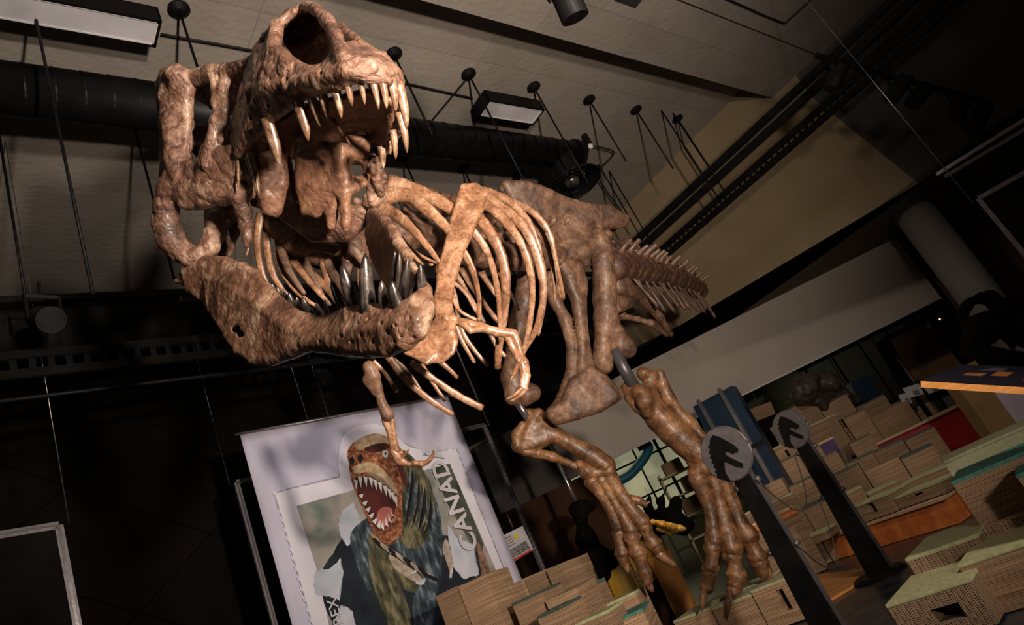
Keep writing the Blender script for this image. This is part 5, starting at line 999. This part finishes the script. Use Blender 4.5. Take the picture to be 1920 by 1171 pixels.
row(1594, 952, 6.35, 56, [(1664, 952, 'G', 'green topped block with a tall slot above the orange panel', (.44, .58, .3, .9)), (1752, 936, 'G', 'green topped block with a small hole above the orange panel', (.42, .58, .55, .72))], dep=.36, zb=.235)
row(1500, 1012, 6.5, 40, [(1548, 1012, 'G', 'low green topped block at the left end of the orange platform')], dep=.3, zb=.235)
row(1690, 906, 6.6, 50, [(1786, 906, 'G', 'upper green topped block left of the teal topped one')], dep=.34)
# left group in front of the banner
row(935, 1102, 5.75, 30, [(976, 1102, None, 'shaded bare block under the right bottom corner of the banner'), (1020, 1085, None, 'bare block left of the highest one beside the glass screen'), (1049, 1066, None, 'highest bare block right of the glass screen edge')])
row(815, 1113, 4.95, 16, [(852, 1113, None, 'leftmost bare cardboard stack in front of the banner'), (906, 1097, None, 'tall bare cardboard stack covering the foot of the banner'), (926, 1150, None, None), (982, 1133, 'D', 'dark edged block between the tall stack and the glass screen'), (1040, 1122, None, 'bare block in front of the highest one, left of the teal topped block')])
row(1006, 1155, 4.25, 20, [(1057, 1155, 'D', 'dark edged block at the bottom edge, below the glass screen'), (1120, 1172, 'G', 'green edged block cut by the bottom edge')], dep=.3)
row(1046, 1123, 5.05, 16, [(1112, 1123, 'T', 'teal topped block left of the yellow drum'), (1170, 1135, 'G', 'green topped block just below the yellow drum')], dep=.32)
row(1146, 1166, 4.2, 8, [(1206, 1166, 'T', 'near teal topped block at the bottom edge, left of the clawed foot')], dep=.42)
# blocks under the standing foot: a small grid
O_ = G(1262, 1164, .29); a = math.radians(33); E1 = np.array([math.cos(a), -math.sin(a), 0]); E2 = np.array([math.sin(a), math.cos(a), 0])
FB = {(0, 0): (.29, 'pale green topped block under the left toe claw'), (1, 0): (.275, 'pale green block in the front row below the middle toe claw'), (2, 0): (.29, 'pale green block with a slot just left of the near post'), (0, 1): (.265, 'shaded pale green block behind the left toe'), (1, 1): (.285, 'pale green topped block between the middle and right toe claws'), (0, 2): (.25, 'low pale green block behind the middle toe')}
for (i, j), (z, lb) in FB.items():
    A = O_+E1*.345*i+E2*.345*j; A[2] = z; block(A, .335, .335, z-.012, 33, 'G', lb, (.5, .66, .3, .8) if (i, j) == (2, 0) else None)
# ------------------------------------------------------------ coloured platforms
def platform(name, px, z, h, mat, label, dep=.8, yawend=None):
    pts = [G(x, y, z) for x, y in px]; t = thing(name, label, 'platform', tuple(pts[0]*[1, 1, 0]))
    back = [p+np.array([.35, dep, 0]) for p in pts]
    put(slab('body', pts+back[::-1], (0, 0, -1), h, mat), t)
    put(slab('edge_board', [p-np.array([.01, .02, 0]) for p in pts]+back[::-1], (0, 0, 1), .025, 'birch_edge'), t); return t
platform('low_platform', [(1539, 1014), (1610, 990), (1771, 936), (1792, 923)], .205, .2, 'orange_panel', 'low platform with a bright orange mottled front and a birch edge', .5)
def pl(name, px, d, h, mat, label):
    pts = [P(x, y, dd) for (x, y), dd in zip(px, d)]; z = pts[0][2]; pts = [np.array([p[0], p[1], z]) for p in pts]; t = thing(name, label, 'platform', tuple(pts[0]*[1, 1, 0]))
    h = pts[0][2]-.01; back = [p+np.array([.05, .25, 0]) for p in pts]; put(slab('body', pts+back[::-1], (0, 0, -1), h, 'card_edge'), t); put(slab('front_strip', [p-np.array([0, .012, 0]) for p in pts]+pts[::-1], (0, 0, -1), .05, mat), t); put(slab('edge_board', [p-np.array([.01, .02, 0]) for p in pts]+back[::-1], (0, 0, 1), .025, 'birch_edge'), t)
pl('low_platform', [(1405, 990), (1450, 974), (1492, 957)], [6.6, 6.55, 6.5], None, 'orange_panel', 'narrow orange strip of platform between the two posts')
A_ = P(1600, 846, 8.65); B_ = P(1740, 790, 8.25); C_ = P(1840, 745, 8.7)
t = thing('raised_platform', 'red sided platform with a pale edge among the cardboard blocks', 'platform', (A_[0], A_[1], 0))
for a, b in ((A_, B_), (B_, C_)):
    zt_ = B_[2]; a = np.array([a[0], a[1], zt_]); b = np.array([b[0], b[1], zt_]); bk = np.array([.08, .42, 0])
    put(slab('side_panel', [a, b, b-[0, 0, zt_-.02], a-[0, 0, zt_-.02]], bk, .08, 'red_panel'), t)
    put(slab('edge_board', [a-[.01, .03, 0], b-[.01, .03, 0], b+bk, a+bk], (0, 0, 1), .03, 'birch_edge'), t)
A_ = P(1520, 842, 8.7); B_ = P(1562, 822, 8.6)
t = thing('raised_platform', 'small purple strip of platform with a pale edge behind the far post', 'platform', (A_[0], A_[1], 0)); put(slab('side_panel', [A_, B_, B_-[0, 0, .22], A_-[0, 0, .22]], (.3, .9, 0), .2, 'purple_panel'), t); put(slab('edge_board', [A_-[0, .02, 0], B_-[0, .02, 0], B_+[.1, .3, 0], A_+[.1, .3, 0]], (0, 0, 1), .03, 'birch_edge'), t)
# grey drum slope behind the teal blocks, floor board strips
t = tag(slab('floor_board', [G(1440, 1171, .02), G(1560, 1120, .02), G(1660, 1060, .02), G(1500, 1080, .02), G(1380, 1130, .02)], (0, 0, -1), .018, 'orange_wood'), 'thin wooden floor board between the foot blocks and the dark floor', 'board')
# ------------------------------------------------------------ posts with round signs
noise_mat('sign_light', (.09, .08, .085), (.12, .11, .115), 30, .5, .1, metal=.3)
SIL = [(-.33, -.92), (-.74, -.62), (-.66, -.45), (-.72, -.40), (-.60, -.30), (-.68, -.22), (-.57, -.12), (-.65, -.03), (-.55, .05), (-.62, .14), (-.50, .22), (-.56, .33), (-.42, .40), (-.46, .52), (-.32, .58), (-.25, .70), (-.06, .80), (.10, .68), (.30, .42), (.50, .14), (.58, -.08), (.48, -.15), (.40, -.10), (.34, -.14), (.2, .0), (.08, .08), (.0, .0), (.08, -.14), (.28, -.38), (.45, -.58), (.38, -.70), (.2, -.6), (0, -.38), (-.16, -.2), (-.28, -.40), (-.36, -.60)]
def post(px_disc, d, zb, label, shaft_w, base=True, lean=0):
    c = P(*px_disc, d); t = thing('barrier_post', label, 'post', (c[0], c[1], 0)); vw = c-CAM; vw[2] = 0; vw /= np.linalg.norm(vw); sd = np.array([vw[1], -vw[0], 0]); ang = .5; nrm = -(vw*math.cos(ang)+sd*math.sin(ang)); sx = np.array([-nrm[1], nrm[0], 0])
    r = .145; bm = bmesh.new(); up_ = np.array([0, 0, 1.])
    fr = bmesh.new(); tube_bm(fr, [c-nrm*.02, c+nrm*.012], r, 48); put(from_bm('sign_disc', fr, 'sign_light', None, False), t)
    rim = bmesh.new(); tube_bm(rim, [c+sx*r*math.cos(a)+up_*r*math.sin(a) for a in np.linspace(0, 2*math.pi, 49)], .009, 8); put(from_bm('rim', rim, 'sign_grey', None, True), t)
    pts = [c+nrm*.014+sx*x*r*1.02+up_*y*r*1.02 for x, y in SIL]; put(slab('dinosaur_emblem', pts, nrm, .004, 'black_metal'), t)
    w = shaft_w; top = c-[0, 0, r-.02]; bt = np.array([c[0], c[1], .02])
    wb = w*1.75; tp_ = [bt-sx*wb/2-nrm*.02, bt+sx*wb/2-nrm*.02, top+sx*w/2-nrm*.02, top-sx*w/2-nrm*.02]; put(slab('shaft', tp_, -nrm, .035, 'black_metal', None, .003), t)
    put(slab('edge_strip', [tp_[1], tp_[1]+sx*.008, tp_[2]+sx*.008, tp_[2]], -nrm, .036, 'sign_grey'), t)
    bm = bmesh.new(); tube_bm(bm, [(c[0], c[1], 0), (c[0], c[1], .012), (c[0], c[1], .03)], [.2, .2, .17], 40); put(from_bm('base_plate', bm, 'black_metal'), t)
    for z in (top[2]-.06, top[2]-.42):
        w = shaft_w*(1+.75*(top[2]-z)/(top[2]-.02)); b = bmesh.new(); q = np.array([c[0], c[1], z])-nrm*.04; tube_bm(b, [q+sx*(w/2), q+sx*(w/2+.012), q+sx*(w/2+.03)], [.012, .018, .014], 12); put(from_bm('cable_clip', b, 'sign_grey', None, True), t)
        b = bmesh.new(); tube_bm(b, [q-sx*(w/2), q-sx*(w/2+.012), q-sx*(w/2+.03)], [.012, .018, .014], 12); put(from_bm('cable_clip', b, 'sign_grey', None, True), t)
    return c, sx, shaft_w, top
c1, s1, w1, t1 = post((1362, 850), 3.75, 0, 'black post with a round dinosaur sign in front, nearer the camera', .10)
c2, s2, w2, t2 = post((1483, 804), 5.35, 0, 'black post with a round dinosaur sign standing further back on the dark floor', .115)
for i, (dz, lb) in enumerate(((.06, 'upper slack steel cable between the two posts'), (.42, 'lower slack steel cable between the two posts'))):
    a = np.array([c2[0], c2[1], t2[2]-dz])-s2*(w2/2*(1+.8*dz)+.03); b = np.array([c1[0], c1[1], t1[2]-dz])+s1*(w1/2*(1+.8*dz)+.03)
    pts = [a+(b-a)*u-np.array([0, 0, 4*.30*u*(1-u)]) for u in np.linspace(0, 1, 20)]; tag(tube('steel_cable', pts, .0042, 'steel'), lb, 'cable', 'cables between the posts')
# ------------------------------------------------------------ blue cabinet
A_ = P(1299, 762, 8.3); t = thing('blue_cabinet', 'tall blue panel with two bright metal strips behind the near post', 'cabinet', (A_[0], A_[1], 0)); a = math.radians(22); e1 = np.array([math.cos(a), -math.sin(a), 0]); e2 = np.array([math.sin(a), math.cos(a), 0]); nn = -e2
w = wsolve(A_, 22, 1372); put(slab('panel', [A_, A_+e1*w, A_+e1*w-[0, 0, A_[2]], A_-[0, 0, A_[2]]], e2, .3, 'blue_panel'), t)
for u in (.18, .72):
    bm = bmesh.new(); bar_bm(bm, A_+e1*w*u-e2*.02+[0, 0, .04], A_+e1*w*u-e2*.02-[0, 0, A_[2]-.3], .045, .03, tuple(e2)); put(from_bm('metal_strip', bm, 'steel'), t)
bm = bmesh.new(); bar_bm(bm, A_+e1*w*.7-e2*.04-[0, 0, .72], A_+e1*w*1.0-e2*.04-[0, 0, .72], .05, .02, tuple(e2)); put(from_bm('latch', bm, 'black_metal'), t)
# ------------------------------------------------------------ reading panel at the right
q = [P(1726, 714, 3.0), P(1960, 728, 2.6), P(1960, 690, 3.2), P(1800, 684, 3.55)]; nn = np.cross(q[1]-q[0], q[3]-q[0]); nn /= np.linalg.norm(nn)
if nn[2] < 0: nn = -nn
t = thing('reading_panel', 'slanted dark reading panel with an orange wooden edge at the right', 'display panel', tuple(q[0]*[1, 1, 0]))
put(slab('board', q, -nn, .028, 'orange_wood'), t); put(slab('printed_top', [v+nn*.001 for v in q], nn, .003, 'navy_panel'), t)
noise_mat('navy_line', (.03, .028, .05), (.04, .036, .06), 5, .6, 0)
noise_mat('print_orange', (.13, .045, .012), (.16, .06, .018), 6, .6, 0)
def on_panel(u, v): return q[0]+(q[1]-q[0])*u+(q[3]-q[0])*v+nn*.005
for (ua, ub, va, vb) in ((.25, .42, .35, .5), (.48, .62, .4, .62), (.78, .9, .25, .4)): put(slab('printed_block', [on_panel(ua, va), on_panel(ub, va), on_panel(ub, vb), on_panel(ua, vb)], nn, .001, 'print_orange'), t)
for k in range(5): put(slab('printed_line', [on_panel(.3+.02*k, .66+.04*k), on_panel(.52, .66+.04*k), on_panel(.52, .675+.04*k), on_panel(.3+.02*k, .675+.04*k)], nn, .001, 'navy_line'), t)
b_ = P(1863, 734, 5.2); c_ = P(1990, 700, 5.0); put(slab('base', [b_, (c_[0], c_[1], b_[2]), (c_[0], c_[1], 0.02), (b_[0], b_[1], .02)], (.5, .86, 0), .3, 'lilac_paint'), t)
# ------------------------------------------------------------ exhibits behind
def exhibit(name, prims, mat, label, cat, **kw): return tag(sdf_obj(name, prims, mat, None, **kw), label, cat)
exhibit('horned_skull', chain((1806, 600, 7.2, 10), (1812, 572, 7.2, 13), (1836, 562, 7.2, 10), (1862, 562, 7.2, 14), (1890, 580, 7.2, 20), (1925, 606, 7.2, 26))+chain((1806, 600, 7.2, 12), (1812, 630, 7.15, 14), (1828, 655, 7.1, 20), (1850, 670, 7.05, 24), (1905, 680, 7.0, 24), (1960, 690, 7, 24))
        + strip([(1825, 600, 7.15, 12), (1862, 596, 7.15, 18), (1900, 600, 7.15, 20), (1960, 640, 7.1, 20)], [(1826, 636, 7.1, 14), (1842, 640, 7.1, 12), (1868, 606, 7.1, 16), (1905, 636, 7.1, 16)])+chain((1880, 625, 7.1, 6), (1910, 668, 7.1, 8))+chain((1838, 556, 7.2, 6), (1862, 552, 7.2, 7), (1878, 562, 7.2, 7)), 'black_fossil', 'large black horned dinosaur skull behind the reading panel', 'dinosaur skull', h=.018, k=.04, noise=((.2, .03), (.08, .02), (.04, .01)), seed=90)
exhibit('fossil_skull', chain((1495, 730, 10, 16), (1520, 722, 10, 22), (1550, 722, 10, 22), (1575, 738, 10, 16), (1600, 750, 10, 9))+chain((1500, 745, 10, 14), (1540, 750, 10, 18), (1580, 755, 10, 12)), 'brown_fossil', 'dark brown ridged fossil skull lying behind the highest blocks', 'fossil', h=.02, k=.06, noise=((.2, .05), (.08, .03)), seed=91)
exhibit('leg_fossil', chain((1092, 952, 7.6, 16), (1090, 975, 7.6, 14), (1098, 1010, 7.6, 18), (1110, 1050, 7.6, 24), (1120, 1070, 7.6, 26))+chain((1078, 955, 7.6, 10), (1108, 950, 7.6, 9))+chain((1098, 1010, 7.6, 14), (1130, 1040, 7.6, 14), (1150, 1056, 7.6, 10)), 'black_fossil', 'dark upright fossil limb on the yellow drum behind the raised foot', 'fossil', h=.02, k=.05, noise=((.15, .03), (.06, .015)), seed=92)
exhibit('horned_skull', chain((1236, 980, 8.4, 22), (1262, 975, 8.4, 22), (1282, 985, 8.4, 18))+chain((1240, 965, 8.4, 9), (1238, 940, 8.4, 7), (1250, 912, 8.4, 2))+chain((1226, 970, 8.4, 9), (1216, 950, 8.4, 7), (1218, 925, 8.4, 2))+chain((1262, 960, 8.4, 14), (1268, 940, 8.4, 9)), 'black_fossil', 'black horned skull with upright horns seen between the legs', 'dinosaur skull', h=.02, k=.04, noise=((.12, .02), (.06, .012)), seed=93)
exhibit('yellow_skull', chain((1226, 978, 7.9, 6), (1242, 984, 7.9, 8), (1262, 990, 7.9, 8), (1284, 992, 7.9, 3))+chain((1232, 992, 7.9, 4), (1255, 1000, 7.9, 5), (1268, 996, 7.9, 5)), 'yellow_cast', 'small lit yellow fossil skull below the black horned one', 'fossil skull', h=.012, k=.02, noise=((.08, .02), (.03, .008)), seed=94)
l = bpy.data.lights.new('skull_case_lamp', 'SPOT'); l.energy = 14; l.color = (1, .72, .28); l.spot_size = .6; l.spot_blend = .8; l.shadow_soft_size = .03
o = bpy.data.objects.new('skull_case_lamp', l); COL.objects.link(o); g = P(1250, 988, 7.9); o.location = g+[-.1, -.35, .6]; o.rotation_euler = (Vector(g)-o.location).to_track_quat('-Z', 'Y').to_euler()
g = P(1088, 958, 7.6); put(tube('mount_rod', [(g[0], g[1], g[2]-.05), (g[0], g[1], zat(g[0], g[1], 835))], .026, 'steel', seg=14), bpy.data.objects['leg_fossil'])
# yellow drum
g = P(1158, 1034, 7.7); c = np.array([g[0]-.05, g[1]+.55, 0]); zt_ = g[2]
t = thing('display_drum', 'round display drum with yellow curved panels behind the raised foot', 'display stand', tuple(c))
bm = bmesh.new(); tube_bm(bm, [c, c+[0, 0, zt_-.42]], .56, 48); put(from_bm('drum_base', bm, 'dark_wood'), t)
bm = bmesh.new(); tube_bm(bm, [c+[0, 0, zt_-.42], c+[0, 0, zt_]], .6, 48); put(from_bm('panel_ring', bm, 'yellow_panel', None, False), t)
bm = bmesh.new(); tube_bm(bm, [c+[0, 0, zt_], c+[0, 0, zt_+.04]], .64, 48); put(from_bm('top_rim', bm, 'matt_black'), t)
bm = bmesh.new()
for k in range(12): a = k*math.pi/6+.2; p_ = c+np.array([math.cos(a)*.6, math.sin(a)*.6, 0]); bar_bm(bm, p_+[0, 0, zt_-.42], p_+[0, 0, zt_], .008, .008)
put(from_bm('panel_joints', bm, 'matt_black'), t)
# dark cabinet left of it, orange box, shelves, blue ducts
g = P(1010, 930, 9.5); tag(slab('wooden_cabinet', [(g[0]-.6, g[1], 0), (g[0]+.75, g[1], 0), (g[0]+.75, g[1], g[2]), (g[0]-.6, g[1], g[2])], (0, 1, 0), .5, 'dark_wood'), 'tall dark wooden cabinet right of the glass screen', 'cabinet')
g = P(1212, 1050, 7.6); bm = bmesh.new(); add_box(bm, (g[0]+.02, g[1]-.1, 0), (.16, -.1, 0), (.1, .16, 0), (0, 0, g[2])); tag(from_bm('orange_stand', bm, 'orange_wood'), 'narrow orange wooden stand right of the yellow drum', 'stand')
for pts, r_, lb in (([(1150, 905), (1180, 890), (1205, 862), (1216, 842), (1212, 832), (1195, 838)], .09, 'blue flexible fume arm in front of the lit windows'), ([(1060, 945), (1085, 925), (1105, 912), (1110, 925), (1090, 940)], .07, 'blue fume arm bent in a loop near the support rod'), ([(1128, 935), (1135, 955), (1150, 975), (1160, 995)], .05, 'lower blue fume arm behind the instep')):
    tag(tube('fume_arm', spline([P(x, y, 13.0) for x, y in pts]+([P(1160, 995, 13.0)*[1, 1, 0]] if r_ < .06 else []), 4), r_, 'pipe_blue', seg=14), lb, 'fume arm')
g = P(1262, 890, 12.4); t = thing('storage_shelf', 'cream metal storage shelf with cartons in front of the lit windows', 'shelf', (g[0], g[1], 0))
for i in range(4): bm = bmesh.new(); add_box(bm, (g[0]-.25, g[1], g[2]-i*.38), (1.0, 0, 0), (0, .4, 0), (0, 0, .03)); put(from_bm('shelf_board', bm, 'shelf_cream'), t)
for x in (-.25, .72):
    for y in (0, .37): bm = bmesh.new(); add_box(bm, (g[0]+x, g[1]+y, 0), (.03, 0, 0), (0, .03, 0), (0, 0, g[2]+.1)); put(from_bm('upright', bm, 'shelf_cream'), t)
for i, (dx, k, w_, h_, lb) in enumerate(((-.1, 0, .35, .22, 'carton on the top board of the cream shelf'), (.1, 1, .4, .25, 'carton on the second board of the cream shelf'), (-.1, 2, .45, .28, 'carton on the third board of the cream shelf'), (.3, 2, .3, .2, 'small carton at the right of the third shelf board'), (.15, 3, .5, .3, 'large carton on the lowest shelf board'))):
    bm = bmesh.new(); add_box(bm, (g[0]+dx, g[1]+.05, g[2]-k*.38+.032), (w_, 0, 0), (0, .3, 0), (0, 0, h_)); tag(from_bm('carton', bm, 'carton'), lb, 'carton', 'cartons on the lab shelf')
# lab ceiling tube lights
for x, y, x2, y2, lb in ((1130, 838, 1175, 820, 'warm ceiling tube light seen between the knees'), (1186, 832, 1242, 800, 'warm ceiling tube light at the corner of the lit windows'), (1060, 878, 1105, 858, 'warm ceiling tube light left of the windows'), (1030, 900, 1052, 890, 'dim ceiling tube light furthest left'), (1003, 930, 1020, 921, 'small tube light beside the glass screen')):
    a = G(x, y, 2.8); b = G(x2, y2, 2.8); bm = bmesh.new(); bar_bm(bm, a, b, .05, .03); tl_ = tag(from_bm('tube_light', bm, 'tube_light'), lb, 'ceiling light', 'laboratory tube lights'); put(tube('stem', [(a+b)/2, ((a+b)/2)*[1, 1, 0]+[0, 0, 3.545]], .01, 'matt_black'), tl_)
# exhibits wall: door, blue crate, box, notices, label lamps
A_ = P(1655, 640, 11.0)
def stand(par, p, w=.05):
    bm = bmesh.new(); add_box(bm, (p[0]-w/2, p[1]+.01, .0), (w, 0, 0), (0, w, 0), (0, 0, p[2])); return put(from_bm('stand', bm, 'matt_black'), par)
def epanel(name, px, d, mat, label, cat, th=.05, par=None):
    p0 = P(*px[0], d); n = np.array([.077, .997, 0]); o = slab(name, [Wp(*q_, p0, n) for q_ in px], n, th, mat)
    if par: return put(o, par)
    return tag(o, label, cat) if label else o
dr = epanel('door_1', [(1672, 636), (1742, 603), (1806, 685), (1712, 716)], 11.3, 'door_tan', None, None); struct(dr)
put(slab('door_sign', [Wp(*q_, P(1735, 610, 11.2), (.077, .997, 0)) for q_ in ((1736, 608), (1744, 605), (1747, 612), (1739, 615))], (0, 1, 0), .01, 'print_yellow'), dr)
for a, b in (((1656, 638), (1745, 596)), ((1745, 596), (1812, 684)), ((1656, 638), (1705, 720))):
    bm = bmesh.new(); bar_bm(bm, Wp(*a, P(1700, 640, 11.2), (.077, .997, 0)), Wp(*b, P(1700, 640, 11.2), (.077, .997, 0)), .08, .08, (0, 1, 0)); put(from_bm('door_frame', bm, 'matt_black'), dr)
cr_ = epanel('blue_crate', [(1594, 716), (1628, 700), (1652, 745), (1610, 752)], 10.4, 'blue_panel', 'dark blue crate right of the brown fossil skull', 'crate', .3); stand(cr_, P(1625, 742, 10.45), .3)
ct_ = epanel('carton', [(1404, 768), (1445, 752), (1454, 775), (1412, 792)], 10.5, 'carton', 'brown carton on a shelf right of the blue cabinet', 'carton', .3); stand(ct_, P(1432, 775, 10.6), .3)
for px, lb in ((((1692, 728), (1722, 718), (1733, 738), (1706, 746)), 'large white notice on the lectern behind the highest blocks'), (((1728, 722), (1752, 716), (1770, 728), (1742, 738)), 'yellowish notice right of the large white one'), (((1684, 740), (1700, 736), (1710, 754), (1694, 760)), 'small white notice left of and below the large one')):
    s_ = epanel('notice_sheet', px, 9.4, 'paper_white', lb, 'notice', .01)
    stand(s_, P(*np.mean(px, 0), 9.45));
    q0 = P(*px[0], 9.38); n = np.array([.077, .997, 0]); cxy = np.mean(px, 0)
    put(slab('picture', [Wp(*(np.array(v)*.35+cxy*.65+[4, 2]), q0, n) for v in px], -n, .004, 'print_photo'), s_)
bm = bmesh.new(); g0 = P(1420, 720, 11.2); g1 = P(1452, 800, 11.0); put
t = thing('glass_case', 'tall glass display case with thin bright edges behind the terrace', 'display case', (g0[0], g0[1], 0))
for x, y in ((1398, 716), (1482, 682), (1560, 646), (1640, 610)):
    g = P(x, y, 11.0); put(tube('glass_edge', [(g[0], g[1], 0.0), g], .008, 'aluminium'), t)
for x, y, lb in ((1797, 555, 'tiny glowing orange lamp above the black horned skull'), (1762, 598, 'tiny glowing orange lamp beside the tan door')):
    g = Wp(x, y, (4.2, 12.5, 0), (.1, 1, 0)); bm = bmesh.new(); bmesh.ops.create_icosphere(bm, subdivisions=2, radius=.014, matrix=Matrix.Translation(Vector(g))); tag(from_bm('tiny_lamp', bm, 'tiny_lamp'), lb, 'lamp', 'tiny glowing lamps')
g = P(1835, 745, 6.2); bm = bmesh.new(); add_box(bm, (g[0]-.1, g[1], 0.3), (.28, 0, 0), (0, .2, 0), (0, 0, g[2])); tag(from_bm('yellow_plinth', bm, 'door_tan'), 'dim yellow plinth below the black horned skull', 'plinth')
